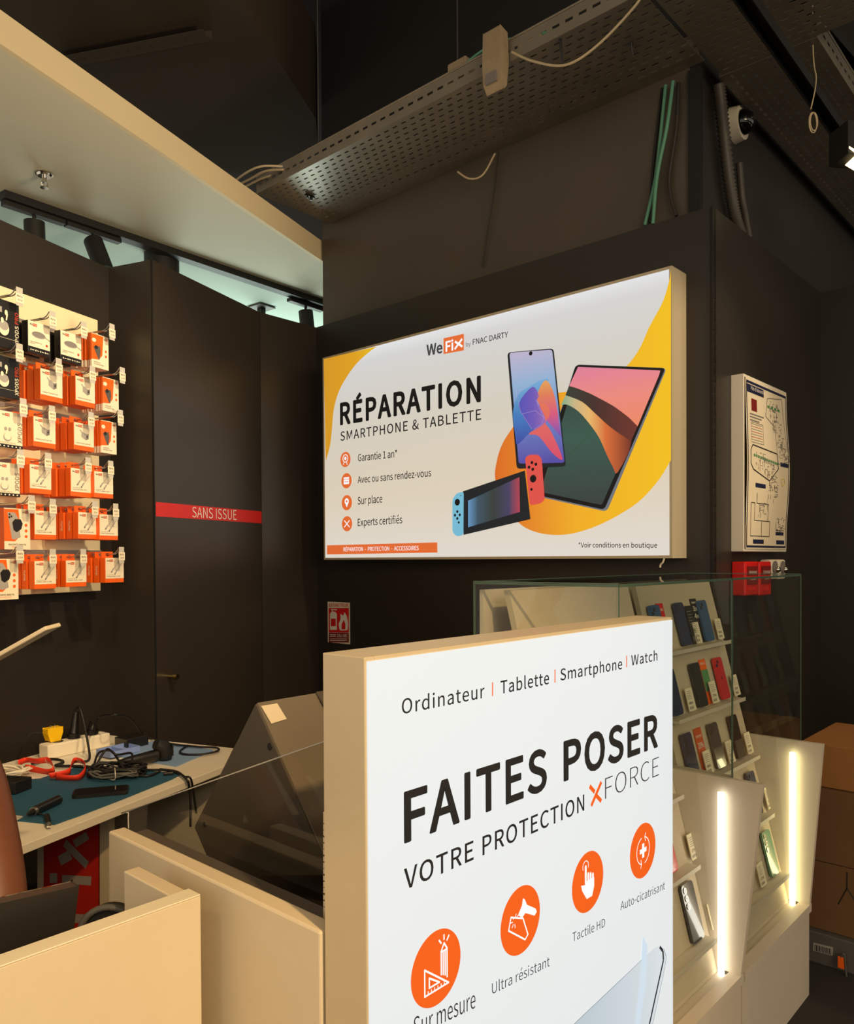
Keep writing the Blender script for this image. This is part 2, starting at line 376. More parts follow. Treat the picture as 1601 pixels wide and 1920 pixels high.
# sign wall cladding and the cladding round its corner
struct(bx(fa, 3.25, 3.29, 1.34, 3.865, 0, TOPZ, 'black_wall').build('wall_front'))
struct(bx(fa, 3.252, 4.72, 1.34, 1.38, 0, TOPZ+0.001, 'black_wall').build('wall_right'))
struct(bx(fa, 4.72, 4.76, -2.0, 1.38, 0, TOPZ, 'black_wall').build('wall_right_end'))
MB().box(fa, 3.247, 3.2502, 1.337, 1.349, 0, TOPZ, 'black_gap').build('trim_1')['kind'] = 'structure'
# raw column above the cladding
struct(bx(fa, 3.32, 3.95, 1.47, 3.88, 0.0, 3.70, 'column_paint').build('wall_column'))
struct(bx(fa, 3.32, 3.95, 1.47, 3.88, 3.70, 5.6, 'slab_black').build('wall_column_shaded'))  # black paint stands for the shade on the column above the cable tray
struct(bx(fa, 3.305, 3.335, 1.415, 1.468, 3.0, 3.63, 'black_gap').build('trim_2'))
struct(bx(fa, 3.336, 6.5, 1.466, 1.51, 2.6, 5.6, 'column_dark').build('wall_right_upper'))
# dropped ceiling: soffit, fascia, board beyond the track with cool light in its paint
tA, tB = PZ(-20, 352, 3.45), PZ(600, 565, 3.45)
td = (tB-tA).normalized(); A0 = tA-td*2.0; B0 = tB+td*1.2
F0 = fb(0.5, 2.60, 3.45); F1 = fb(4.46, 2.60, 3.45)
sf = MB(); sf.prism([F0, F1, fb(5.4, 2.60, 3.45), B0, A0], (0, 0, 0.06), 'soffit'); struct(sf.build('ceiling_soffit'))
off = Vector((-td.y, td.x, 0)); 
sf = MB(); sf.prism([A0+ZZ*0.004, B0+ZZ*0.004, B0+off*5+ZZ*0.004, A0+off*5+ZZ*0.004], (0, 0, 0.06), 'soffit_cool_lit'); struct(sf.build('ceiling_far_board'))
struct(bx(fb, 0.5, 4.50, 2.575, 2.6, 3.45, 3.575, 'fascia').build('trim_fascia'))

# ------------------------------------------------------------------ overhead: duct, angle iron, trays
dm = MB(); dp = [PZ(360, -133, 4.4), PZ(592, 222, 4.4), PZ(596, 268, 4.4), PZ(500, 330, 4.4), PZ(-250, 250, 4.4), PZ(-500, -60, 4.4), PZ(-100, -420, 4.4)]
dm.prism(dp, (0, 0, 0.6), 'duct_brown'); tag(dm.build('air_duct'), 'large dark painted duct under the black slab above the white fascia', 'duct')
def slotted(mb, P, L, W, sl, sw, pl, pw, m, x0=0.0):     # P(x, y) point; slots along x
    y = 0.0; row = 0
    while y < W-1e-6:
        y1 = min(y+pw-sw, W); mb.add([P(0, y), P(L, y), P(L, y1), P(0, y1)], [(0, 1, 2, 3)], m)
        if y1 >= W: break
        y2 = min(y1+sw, W); x = 0.0; nx = (pl*0.5 if row % 2 else 0)+pl*0.3
        while x < L-1e-6:
            xe = min(nx, L); mb.add([P(x, y1), P(xe, y1), P(xe, y2), P(x, y2)], [(0, 1, 2, 3)], m); x = xe+sl; nx = xe+pl
        y = y2; row += 1
    return mb
ai = thing('angle_iron', 'dark perforated angle iron fixed under the duct', 'bracket', PZ(260, 105, 4.34))
p0, p1 = PZ(120, 130, 4.34), PZ(398, 78, 4.34); L = (p1-p0).length; dx = (p1-p0).normalized(); dy = Vector((-dx.y, dx.x, 0))
if dy.y < 0: dy = -dy
slotted(MB(), lambda x, y: p0+dx*x-dy*y, L, 0.10, 0.022, 0.03, 0.07, 0.065, 'duct_brown').build('perforated_flange', ai, solid=0.003)
MB().obox(p0+dx*L/2+ZZ*0.03, dx*L/2, dy*0.002, ZZ*0.03, 'duct_brown').build('upright_flange', ai)
TZ = 3.65
def tray(name, label, a0, a1, w0, w1, along='w', rails=(1, 1), z=TZ):
    t = thing(name, label, 'cable tray', fa((a0+a1)/2, (w0+w1)/2, z), 'perforated cable trays')
    if along == 'w': P = lambda x, y: fa(a0+y, w1-x, z); L, W = w1-w0, a1-a0
    else: P = lambda x, y: fa(a0+x, w0+y, z); L, W = a1-a0, w1-w0
    slotted(MB(), P, L, W, 0.030, 0.010, 0.058, 0.040, 'tray_metal').build('perforated_base', t, solid=0.0015)
    for k, s in enumerate((0, W)):
        if not rails[k]: continue
        Q = (lambda x, y, s=s: P(x, s)+ZZ*y)
        slotted(MB(), Q, L, 0.09, 0.035, 0.012, 0.062, 0.050, 'tray_metal').build('side_rail', t, solid=0.0015)
        e = [P(0, s)+ZZ*0.09, P(L, s)+ZZ*0.09]
        MB().tube(e, 0.006, 'tray_metal', 6).build('rail_lip', t)
    return t
t1 = tray('cable_tray', 'long perforated steel cable tray along the top of the column', 2.76, 3.26, 1.40, 3.80)
tray('cable_tray', 'wide perforated tray section where the trays meet above the column corner', 2.76, 3.47, -0.3, 1.385, rails=(1, 0), z=TZ+0.004)
tray('cable_tray', 'perforated tray branching off to the right above the dome camera', 3.475, 6.4, 1.00, 1.40, 'a', z=TZ+0.002)
MB().box(fa, 3.262, 3.318, 1.40, 3.80, TZ+0.002, TZ+0.004, 'tray_metal').build('wall_flange', t1)
# hanging bars running across
for nm, (x0, y0), (x1, y1), z, lb in (('support_channel', (1400, 0), (1583, 262), 3.50, 'dark steel channel crossing below the trays towards the lamp'),
                               ('support_channel', (1500, 0), (1640, 160), 4.1, 'second dark channel higher up at the far right')):
    a, b = PZ(x0, y0, z), PZ(x1, y1, z); a = a-(b-a)*0.5; d = (b-a).normalized(); n = Vector((-d.y, d.x, 0)); L = (b-a).length
    t = thing(nm, lb, 'bar', (a+b)/2)
    MB().obox((a+b)/2+ZZ*0.02, d*L/2, n*0.025, ZZ*0.002, 'black_metal').build('web', t)
    MB().obox((a+b)/2+n*0.025, d*L/2, n*0.002, ZZ*0.022, 'black_metal').obox((a+b)/2-n*0.025, d*L/2, n*0.002, ZZ*0.022, 'black_metal').build('flanges', t)
# threaded rods / wires to the slab
for i, (x, y, w, lb) in enumerate(((597, 275, 0, 'thin suspension wire at the left end of the cable tray'), (858, 165, 0, 'thin suspension wire above the white junction box'))):
    p = PZ(x, y, TZ+0.09); tag(MB().cyl(p, Vector((p.x, p.y, 5.6)), 0.0025, 'cable_grey', n=6).build('suspension_wire'), lb, 'wire')
p = PZ(1523, 190, 3.4)
tw = thing('looped_wire', 'thin white wire hanging at the right and ending in a loop', 'wire', p)
c0 = PY(1524, 230, 3.3); k = [PY(1524, 0, 3.3)+ZZ*0.5, PY(1524, 80, 3.3), PY(1530, 150, 3.3), PY(1520, 205, 3.3)]
MB().tube(crom(k, 6), 0.0025, 'cable_beige', 6).build('wire', tw)
MB().torus(c0, 0.026, 0.0025, 'cable_beige', Vector((0.7, 0.2, 0)), Vector((0, 0, 1.6))).torus(c0+Vector((0.004, 0, 0.004)), 0.023, 0.0025, 'cable_beige', Vector((0.7, 0.1, 0)), Vector((0, 0, 1.6))).build('loop', tw)
# boxes and detector on the tray
def jbox(x, y, w, h, lb):
    p = PZ(x, y, TZ+0.10); t = thing('junction_box', lb, 'junction box', p)
    MB().obox(p+ZZ*h/2, V*w/2, U*0.04, ZZ*h/2, 'box_beige').build('body', t, bevel=0.006)
    MB().obox(p+ZZ*h/2-U*0.043, V*w*0.42, U*0.004, ZZ*h*0.42, 'box_beige').build('cover', t, bevel=0.002)
    MB().cyl(p+V*w*0.55+ZZ*0.03, p+V*w*0.45+ZZ*0.03, 0.01, 'box_beige', n=10).build('gland', t)
jbox(866, 160, 0.11, 0.10, 'beige junction box behind the tray edge, left of the hanging detector')
jbox(1000, 100, 0.12, 0.07, 'beige junction box half hidden behind the tray edge, right of the hanging detector')
c = PA(929, 118, 2.72); t = thing('wall_detector', 'tall beige alarm siren with a slanted lower face hung on the tray edge', 'detector', c-ZZ*0.1)
prof = [(-0.025, 0.12), (0.028, 0.13), (0.034, 0.0), (0.028, -0.09), (0.0, -0.125), (-0.018, -0.105), (-0.034, 0.0)]
MB().prism([c+V*-0.045-U*a+ZZ*z for a, z in prof], V*0.09, 'box_beige').build('housing', t, bevel=0.006)
MB().obox(c-U*0.030-ZZ*0.075, V*0.028, U*0.004, ZZ*0.022, 'ink_grey').build('sounder_grille', t)
# cables on the trays
def cable(name, pts, r, m, lb, n=8, grp=None):
    return tag(MB().tube(crom(pts, n), r, m, 8).build(name), lb, 'cable', grp)
cable('cable', [PA(960, 98, 2.72), PA(1000, 115, 2.70), PA(1060, 122, 2.68), PA(1120, 85, 2.68), PA(1190, 12, 2.70), PA(1215, -30, 2.72)], 0.005, 'cable_beige', 'beige cable drooping below the tray from the siren to the upper edge')
cable('cable', [PZ(870, 122, 3.76), PZ(905, 95, 3.80), PZ(950, 75, 3.82), PZ(1010, 65, 3.80), PZ(1080, 40, 3.78), PZ(1180, -15, 3.76)], 0.006, 'cable_green', 'green cable arching over the tray edge behind the siren')
cable('cable', [PA(858, 322, 3.20), PA(880, 335, 3.20), PA(905, 328, 3.22), PA(928, 288, 3.26)], 0.005, 'cable_beige', 'beige cable loop sagging under the tray against the column')
cable('cable', [PA(935, 285, 3.30), PA(925, 370, 3.30), PA(915, 430, 3.30), PA(905, 500, 3.308)], 0.0035, 'column_dark', 'dark cable painted onto the column below the tray')
for i, pp in enumerate(([(430, 348), (460, 325), (490, 312), (530, 312)], [(440, 350), (470, 335), (500, 320), (545, 318)], [(450, 356), (475, 342), (505, 330), (550, 322)])):
    cable('cable', [PZ(x, y, 3.70+0.005*i) for x, y in pp], 0.006, 'cable_beige', ['upper', 'middle', 'lower'][i]+' beige cable leaving the left end of the cable tray', grp='beige cables at the tray end')
for i, (pp, m, r, lb) in enumerate((([(1248, 160), (1238, 260), (1228, 340), (1209, 422)], 'cable_green', 0.008, 'green cable, left of the pair down the column'),
                       ([(1262, 152), (1250, 240), (1232, 330), (1224, 420)], 'cable_green', 0.008, 'green cable, right of the pair down the column'),
                       ([(1272, 155), (1268, 240), (1255, 330), (1258, 370), (1268, 405)], 'column_dark', 0.008, 'dark cable curving down the column right of the green pair'),
                       ([(1242, 165), (1230, 260), (1222, 340), (1218, 418)], 'black_rubber', 0.006, 'black cable behind the green pair on the column'))):
    cable('cable', [PA(x, y, (3.294, 3.272, 3.300, 3.311)[i]) for x, y in pp], r, m, lb)
for x, y, lb in ((1050, 75, 'black cable tie hanging from the tray beside the beige cable'), (1183, 80, 'short black cable tie on the tray right of the beige cable')):
    p = PZ(x, y, TZ-0.005); tag(MB().tube([p+ZZ*0.02, p+Vector((0.002, 0, -0.02)), p+Vector((0.012, 0.01, -0.09 if x < 1100 else -0.05))], [0.007, 0.005, 0.003], 'black_plastic', 6).build('cable_tie'), lb, 'cable tie')
p = PZ(581, 365, TZ-0.004); t = thing('clamp', 'small black clamp under the left end of the tray', 'clamp', p-ZZ*0.02)
MB().obox(p-ZZ*0.008, U*0.03, V*0.008, ZZ*0.006, 'black_plastic').build('bar', t); MB().cyl(p+U*0.01-ZZ*0.03, p+U*0.01, 0.008, 'black_plastic', n=8).cyl(p-U*0.018-ZZ*0.025, p-U*0.018, 0.006, 'black_plastic', n=8).build('bolt', t)
# flexible conduit
def ribbed(name, pts, r, m, lb):
    q = crom(pts, 22); rs = [r*(1.0 if i % 2 else 0.74) for i in range(len(q))]
    return tag(MB().tube(q, rs, m, 12).build(name), lb, 'conduit')
ribbed('flexible_conduit', [PW(x, y, 1.424) for x, y in ((1347, 158), (1355, 230), (1366, 330), (1377, 400), (1388, 440))], 0.030, 'conduit_grey', 'ribbed grey conduit coming down beside the column corner')
ribbed('flexible_conduit', [PW(x, y, 1.43) for x, y in ((1386, 305), (1391, 370), (1397, 405), (1404, 445))], 0.018, 'conduit_grey', 'thinner ribbed conduit tied to the right of the thick one')
# dome camera
c = PW(1375, 236, 1.465); t = thing('dome_camera', 'cream dome security camera with dark bubble high on the wall', 'camera', c-ZZ*0.08)
MB().cyl(c, c-V*0.045, 0.082, 'socket_white', r1=0.076, n=28).build('base', t, bevel=0.004)
d = MB(); vs = []
for i in range(7):
    th = math.pi/2*i/6
    for k in range(20): q = 2*math.pi*k/20; vs.append(c-V*(0.045+0.055*math.sin(th))+(U*math.cos(q)+ZZ*math.sin(q))*0.058*math.cos(th))
d.add(vs, [(i*20+k, i*20+(k+1) % 20, (i+1)*20+(k+1) % 20, (i+1)*20+k) for i in range(6) for k in range(20)], 'screen_black', True).build('bubble', t)
MB().cyl(c-V*0.09-U*0.01, c-V*0.102-U*0.012, 0.012, 'chrome', n=10).build('lens', t)

# ------------------------------------------------------------------ track lights
tk = thing('lighting_track', 'long black lighting track along the beige ceiling', 'light track', (tA+tB)/2)
m = MB(); mid = (PZ(3, 366, 3.43)+PZ(640, 582, 3.43))/2; e0, e1 = PZ(3, 366, 3.43), PZ(640, 582, 3.43)
td = (e1-e0).normalized(); tn = Vector((-td.y, td.x, 0)); L = (e1-e0).length
m.obox((e0+e1)/2-ZZ*0.0, td*L/2, tn*0.035, ZZ*0.02, 'black_metal').build('rail', tk)
def tracklight(x, y, tilt, lb, ad=0.16):
    p = PZ(x, y, 3.395); t = thing('track_spotlight', lb, 'spotlight', p-ZZ*0.24, 'track spotlights')
    MB().obox(p, td*ad, tn*0.022, ZZ*0.012, 'black_metal').build('adapter', t)
    MB().cyl(p, p-ZZ*0.05, 0.010, 'black_metal', n=10).sphere(p-ZZ*0.055, 0.018, 'black_metal', 10).build('joint', t)
    q = p-ZZ*0.05; d = (Vector(tilt)).normalized()
    MB().cyl(q+d*-0.005, q+d*0.20, 0.052, 'black_metal', n=28).build('housing', t, bevel=0.004)
    MB().cyl(q+d*0.196, q+d*0.2005, 0.044, 'steel', n=24).build('lens', t)
tracklight(64, 400, (0.02, 0.02, -1), 'black cylindrical track spotlight pointing straight down, leftmost on the track')
tracklight(175, 437, (0.42, -0.25, -0.95), 'black track spotlight tilted towards the right, next to the ceiling pipe')
tracklight(573, 572, (0.10, 0.0, -1), 'black track spotlight at the right end of the track beside the column')
p = PZ(303, 478, 3.45); tag(MB().cyl(p-ZZ*0.75, p, 0.105, 'black_metal', n=36).build('ceiling_speaker'), 'wide black cylindrical fitting hanging from the ceiling behind the door top', 'ceiling fitting')
p = PZ(490, 577, 3.445); t = thing('ceiling_post', 'thin dark post with square plate under the pale ceiling', 'post', p-ZZ*0.5)
MB().obox(p, td*0.075, tn*0.075, ZZ*0.004, 'grey_unit').build('plate', t); MB().obox(p-ZZ*0.3, td*0.022, tn*0.022, ZZ*0.3, 'black_metal').build('stem', t)
# sprinkler
p = PZ(83, 325, 3.45); t = thing('sprinkler', 'chrome fire sprinkler under the beige ceiling', 'sprinkler', p-ZZ*0.07)
MB().cyl(p-ZZ*0.006, p, 0.042, 'chrome', n=28).cyl(p-ZZ*0.016, p-ZZ*0.006, 0.030, 'chrome', r1=0.036, n=24).build('rosette', t)
MB().cyl(p-ZZ*0.045, p-ZZ*0.01, 0.011, 'chrome', n=12).tube([p-ZZ*0.04+U*0.012, p-ZZ*0.055+U*0.016, p-ZZ*0.068], 0.003, 'chrome', 6).tube([p-ZZ*0.04-U*0.012, p-ZZ*0.055-U*0.016, p-ZZ*0.068], 0.003, 'chrome', 6).build('frame', t)
MB().cyl(p-ZZ*0.072, p-ZZ*0.068, 0.020, 'chrome', n=16).build('deflector', t)
# lamp at the right margin
p = PY(1578, 272, 3.4); t = thing('ceiling_spotlight', 'square dark ceiling spotlight glowing at the right edge', 'spotlight', p-ZZ*0.05)
MB().obox(p+Vector((0.04, 0, 0.0)), Vector((0.06, 0.01, 0)), Vector((-0.01, 0.06, 0)), ZZ*0.07, 'black_metal').build('housing', t, bevel=0.003)
MB().obox(p+Vector((0.045, -0.02, -0.075)), Vector((0.05, 0.0, -0.03)), Vector((0, 0.05, 0)), ZZ*0.004, 'lamp_glow').build('diffuser', t)

# ------------------------------------------------------------------ wall lightbox
SW0 = 1.452; fc = on(1260, 773, V, SW0); SA = fc.dot(U)       # front face distance
z1 = on(1260, 498, V, SW0).z; z0 = 1.545; wl = PA(606, 860, SA).dot(V)
wb = thing('lightbox_sign', 'large backlit wall lightbox advertising phone and tablet repair', 'sign', fa(SA, (SW0+wl)/2, z0))
m = MB()
for (q0, q1, q2, q3) in ((SW0, wl, z0, z0+0.012), (SW0, wl, z1-0.012, z1), (SW0, SW0+0.012, z0+0.012, z1-0.012), (wl-0.012, wl, z0+0.012, z1-0.012)):
    m.box(fa, SA, 3.2495, q0, q1, q2, q3, 'lightbox_frame')
m.build('frame', wb)
MB().box(fa, SA+0.001, SA+0.004, SW0+0.004, wl-0.004, z0+0.004, z1-0.004, 'bl_wall_face').build('printed_textile', wb)
MB().box(fa, 3.23, 3.248, SW0+0.013, wl-0.013, z0+0.013, z1-0.013, 'lightbox_white').build('back_panel', wb)
tp = PA(1245, 1049, SA); MB().tube(crom([tp+ZZ*0.004, tp-ZZ*0.012+V*0.006, tp-ZZ*0.022+V*0.016, tp-ZZ*0.034+V*0.018], 4), [0.004]*12+[0.003], 'paper', 6).build('pull_tab', wb)
B = Board(lambda x, y: PA(x, y, SA), -V, -U)
def P3(l): return [(840+x/3.254, 480+y/3.254) for x, y in l]
def P1(l): return [(600+x/4.447, 490+y/4.447) for x, y in l]
e = 607.5
B.poly([(607, 673.5), (707, 649.5)]+[(p.x, p.y) for p in crom([Vector((x, y, 0)) for x, y in [(707, 649.5), (690, 662), (667.5, 683), (647, 712), (634, 738), (626, 768), (622.5, 805), (619, 835), (611.5, 863)]], 5)][1:]+[(610.8, 863)], 'bl_corner', 1).build('yellow_corner_print', wb)
bl = crom([Vector((x, y, 0)) for x, y in P3([(1360, 80), (1350, 150), (1310, 280), (1230, 430), (1160, 580), (1060, 700), (900, 800), (600, 850), (470, 950), (400, 1040), (330, 1150), (294, 1270), (290, 1370), (340, 1510), (430, 1625), (510, 1675), (620, 1700), (750, 1695), (900, 1650), (1050, 1575), (1180, 1485), (1290, 1360), (1360, 1245)])], 5)
B.poly([(p.x, p.y) for p in bl], 'bl_blob', 1).build('yellow_shape_print', wb)
m = MB(); B.text('RÉPARATION', (638, 796), (902, 751.5), 757.5, 'bl_ink', 0.026, mb=m, sp=1.06)
B.text('SMARTPHONE & TABLETTE', (638.7, 826.6), (902.5, 786.4), 810, 'bl_ink', 0.010, mb=m, sp=1.05)
for t_, a_, b_, c_ in (('Garantie 1 an*', (671.5, 865), (745, 857), 852), ('Avec ou sans rendez-vous', (671, 906), (808.7, 893), 893.5), ('Sur place', (671, 946), (717, 942), 932.2), ('Experts certifiés', (671, 986.4), (754.5, 981), 973), ('*Voir conditions en boutique', (1085, 1026.4), (1232.4, 1027), 1017.5)):
    B.text(t_, a_, b_, c_, 'bl_ink', 0.012, mb=m)
B.text('FNAC DARTY', (886.7, 646.7), (953, 632), 636.6, 'bl_ink', 0.008, mb=m); B.text('by', (874, 650), (883, 648), 642.5, 'bl_grey_ink', 0.0, mb=m); B.text('We', (800, 667), (830, 661), 647.4, 'bl_grey_ink', 0.022, mb=m)
m.build('lettering', wb)
m = MB(); B.poly([(832, 634.5), (870, 626), (870, 657), (832, 664)], 'bl_orange2', 2, m); B.text('Fi', (836, 659.5), (850.5, 656.5), 641, 'bl_white_icon', 0.02, 3, m)
B.line([(853, 655), (867, 635.5)], 4.2, 'bl_white_icon', 3, m); B.line([(853.5, 640.5), (867.5, 650)], 4.2, 'bl_white_icon', 3, m); m.build('logo_print', wb)
m = MB(); B.poly([(613.5, 1022.5), (820, 1017), (820.5, 1036), (613.5, 1039.5)], 'bl_orange2', 2, m)
B.text('RÉPARATION  -  PROTECTION  -  ACCESSOIRES', (644.5, 1033.8), (785.5, 1031.4), 1026.5, 'bl_white_icon', 0.005, 3, m); m.build('orange_footer_print', wb)
m = MB(); rr = 0.0440
for i, (x, y) in enumerate(((648, 861.6), (650, 901.4), (650.6, 942.6), (651, 982))):
    B.disc((x, y), rr, 'bl_orange2', 2, m, 32)
    if i == 0: B.ring((x, y-2), 0.024, 0.005, 'bl_white_icon', 3, m); B.disc((x, y-2), 0.010, 'bl_white_icon', 3, m, 16); B.line([(x-2.5, y+5), (x-3.5, y+10)], 1.6, 'bl_white_icon', 3, m); B.line([(x+2.5, y+5), (x+3.5, y+10)], 1.6, 'bl_white_icon', 3, m)
    if i == 1: B.poly([(x-5, y-6), (x+5, y-7), (x+5, y+6), (x-5, y+7)], 'bl_white_icon', 3, m); B.line([(x-5, y-2.5), (x+5, y-3)], 1.0, 'bl_orange2', 4, m); B.line([(x-3, y+2), (x+4, y+1.6)], 1.2, 'bl_orange2', 4, m)
    if i == 2: B.disc((x, y-2.5), 0.018, 'bl_white_icon', 3, m, 20); B.poly([(x-3.4, y-0.5), (x+3.4, y-0.5), (x, y+9)], 'bl_white_icon', 3, m); B.disc((x, y-2.5), 0.007, 'bl_orange2', 4, m, 12)
    if i == 3: B.line([(x-5, y+6.5), (x+5, y-6.5)], 2.0, 'bl_white_icon', 3, m); B.line([(x-5, y-6), (x+5, y+6.5)], 2.0, 'bl_white_icon', 3, m)
m.build('icon_prints', wb)
def rpoly(pts, r, n=5):      # round the corners of a pixel polygon
    out = []; N = len(pts)
    for i in range(N):
        a, b, c = Vector((*pts[i-1], 0)), Vector((*pts[i], 0)), Vector((*pts[(i+1) % N], 0))
        u, v = (a-b), (c-b); k = min(r, u.length/2.1, v.length/2.1); u.normalize(); v.normalize()
        for j in range(n+1):
            t = j/n; p = (b+u*k)*(1-t)**2+b*2*t*(1-t)+(b+v*k)*t*t; out.append((p.x, p.y))
    return out
# tablet picture
tab = thing  # alias kept local to this block
B.poly(rpoly(P3([(780, 662), (1335, 684), (970, 1560), (520, 1462)]), 9), 'bl_metal', 2).build('tablet_print_edge', wb)
B.poly(rpoly(P3([(782, 664), (1328, 684), (955, 1548), (528, 1455)]), 8), 'bl_ink', 3).build('tablet_print_bezel', wb)
scr = P3([(800, 675), (1302, 699), (940, 1520), (565, 1440)])
B.poly(rpoly(scr, 4), 'bl_tab_green', 4).build('tablet_print_green', wb)
B.poly(P3([(797, 678), (1298, 700), (1290, 730), (1160, 1040), (1105, 985), (1010, 915), (880, 845), (790, 808), (742, 794)]), 'bl_tab_pink', 6).build('tablet_print_pink', wb)
cv = [(p.x, p.y) for p in crom([Vector((x, y, 0)) for x, y in P3([(742, 794), (790, 808), (880, 845), (1010, 915), (1105, 985), (1160, 1040)])], 4)]
B.poly(cv+[(p.x, p.y) for p in crom([Vector((x, y, 0)) for x, y in P3([(1120, 1130), (1000, 1050), (900, 960), (820, 890), (720, 850)])], 4)], 'bl_tab_brown', 6).build('tablet_print_brown', wb)
B.poly([(p.x, p.y) for p in crom([Vector((x, y, 0)) for x, y in P3([(720, 850), (820, 885), (900, 950), (1000, 1045), (1122, 1130), (1038, 1320), (1010, 1290), (970, 1210), (925, 1110), (870, 1030), (800, 950), (730, 908), (692, 912)])], 3)], 'bl_tab_flow', 5).build('tablet_print_flow', wb)
B.line(P3([(720, 1225), (780, 1180), (840, 1110), (885, 1060)]), 0.7, 'plan_green', 5).build('tablet_print_line', wb)
# phone picture
B.poly(rpoly(P3([(366, 590), (648, 565), (724, 1284), (424, 1300)]), 7), 'bl_rim', 7).build('phone_print_body', wb)
B.poly(rpoly(P3([(380, 592), (640, 573), (716, 1262), (436, 1268)]), 5), 'bl_phone_sky', 8).build('phone_print_screen', wb)
B.poly(P3([(402, 960), (432, 850), (500, 800), (575, 758), (620, 760), (560, 850), (545, 900), (600, 1010), (500, 1085), (430, 1150), (418, 1110)]), 'bl_petal_blue', 9, smooth=4).build('phone_print_blue_petal', wb)
B.poly(P3([(548, 860), (600, 760), (655, 850), (690, 1060), (695, 1100), (640, 1040), (600, 990), (575, 930)]), 'bl_petal_pink', 10, smooth=4).build('phone_print_orange_petal', wb)
B.poly(P3([(440, 900), (520, 800), (560, 850), (550, 880), (560, 910), (620, 960), (605, 1015), (530, 1060), (470, 990)]), 'bl_petal_violet', 10, smooth=4).build('phone_print_violet_petal', wb)
B.poly(P3([(565, 912), (600, 905), (625, 940), (622, 985), (600, 1020), (640, 1080), (706, 1240), (640, 1200), (560, 1100), (500, 1085), (600, 1015)]), 'bl_petal_red', 11, smooth=4).build('phone_print_red_petal', wb)
m = MB(); B.line(P3([(430, 850), (450, 950), (520, 1060)]), 0.6, 'bl_line', 12, m); B.line(P3([(460, 965), (540, 945), (590, 985), (580, 1030), (530, 1060)]), 0.6, 'bl_line', 12, m); B.line(P3([(545, 880), (560, 920), (600, 1000)]), 0.7, 'bl_line', 12, m); m.build('phone_print_lines', wb)
B.disc(P3([(512, 597)])[0], 0.010, 'bl_ink', 12, n=16).build('phone_print_camera', wb)
# handheld console picture
B.poly(rpoly(P3([(478, 1232), (505, 1213), (560, 1213), (580, 1240), (598, 1490), (570, 1512), (508, 1522)]), 6), 'bl_red', 13).build('red_controller_print', wb)
B.poly(P3([(100, 1437), (478, 1310), (512, 1606), (104, 1702)]), 'bl_rim', 14).build('console_print_body', wb)
B.poly(rpoly(P3([(106, 1437), (62, 1448), (37, 1485), (37, 1685), (62, 1712), (104, 1704)]), 6), 'bl_cyan', 15).build('blue_controller_print', wb)
B.poly(P3([(133, 1494), (446, 1350), (449, 1562), (133, 1656)]), 'bl_console', 16).build('console_print_screen', wb)
m = MB()
for x, y, r in ((523, 1262, 9), (547, 1272, 9), (505, 1290, 9), (528, 1303, 9), (530, 1360, 21), (520, 1425, 8), (68, 1503, 17), (68, 1560, 7), (54, 1582, 7), (83, 1580, 7), (68, 1602, 7), (77, 1626, 6), (90, 1463, 3)):
    B.disc(P3([(x, y)])[0], r*0.00085*(1 if x > 300 else 1.2), 'bl_ink', 17, m, 16)
m.build('console_print_buttons', wb)

# extinguisher sign
t = thing('fire_sign', 'small red and white fire extinguisher sign on the black wall', 'sign', PA(635, 1206, 3.249))
w0_, w1_ = PA(656, 1168, 3.249).dot(V), PA(615, 1168, 3.249).dot(V); za, zb = PA(635, 1206, 3.249).z, PA(635, 1129, 3.249).z
MB().box(fa, 3.246, 3.2498, w0_, w1_, za, zb, 'paper').build('plate', t)
G = Board(lambda x, y: PA(x, y, 3.2455), -V, -U)
m = MB(); G.poly([(616.5, 1140), (654, 1140), (654, 1186), (616.5, 1186)], 'red_plastic', 1, m)
G.poly([(616.5, 1186.5), (654, 1186.5), (654, 1204.5), (616.5, 1204.5)], 'red_dark', 1, m)
G.text('EXTINCTEUR', (617.5, 1137.5), (653.5, 1137.5), 1132, 'red_plastic', 0.01, 2, m)
G.poly([(619, 1151), (622, 1147), (629, 1147), (632, 1151), (632, 1181), (619, 1181)], 'white_ink', 2, m); G.line([(625, 1147), (621, 1142.5), (632, 1143.5)], 1.6, 'white_ink', 2, m)
G.poly([(621, 1160), (630, 1160), (630, 1174), (621, 1174)], 'red_plastic', 3, m)
G.poly(rpoly([(637, 1182), (635, 1170), (639, 1160), (638, 1150), (644, 1155), (646, 1147), (651, 1156), (653, 1168), (652, 1182)], 3), 'white_ink', 2, m)
G.poly([(641, 1180), (641, 1170), (645, 1162), (648, 1170), (648, 1180)], 'red_plastic', 3, m)
G.text('EAU ABC', (633, 1195), (652, 1195), 1189, 'white_ink', 0.0, 2, m)
for yy in (1190, 1193, 1198, 1201): G.line([(619, yy), (630 if yy < 1197 else 651, yy)], 1.0, 'white_ink', 2, m)
m.build('print', t)

# ------------------------------------------------------------------ evacuation plan
PWd = 1.285
pa0 = PW(1394, 860, PWd).dot(U); pa1 = PW(1474, 880, PWd).dot(U); pz0 = PW(1394, 1034, PWd).z; pz1 = PW(1394, 700, PWd).z
t = thing('evacuation_plan', 'framed evacuation floor plan on the black wall above the red call boxes', 'plan', fa((pa0+pa1)/2, 1.33, pz0))
m = MB()
for q in ((pa0, pa0+0.012, pz0, pz1), (pa1-0.012, pa1, pz0, pz1), (pa0+0.012, pa1-0.012, pz0, pz0+0.012), (pa0+0.012, pa1-0.012, pz1-0.012, pz1)): m.box(fa, q[0], q[1], PWd, 1.3398, q[2], q[3], 'lightbox_white')
m.build('frame', t, bevel=0.002)
MB().box(fa, pa0+0.012, pa1-0.012, 1.30, 1.335, pz0+0.012, pz1-0.012, 'box_beige').build('backing', t)
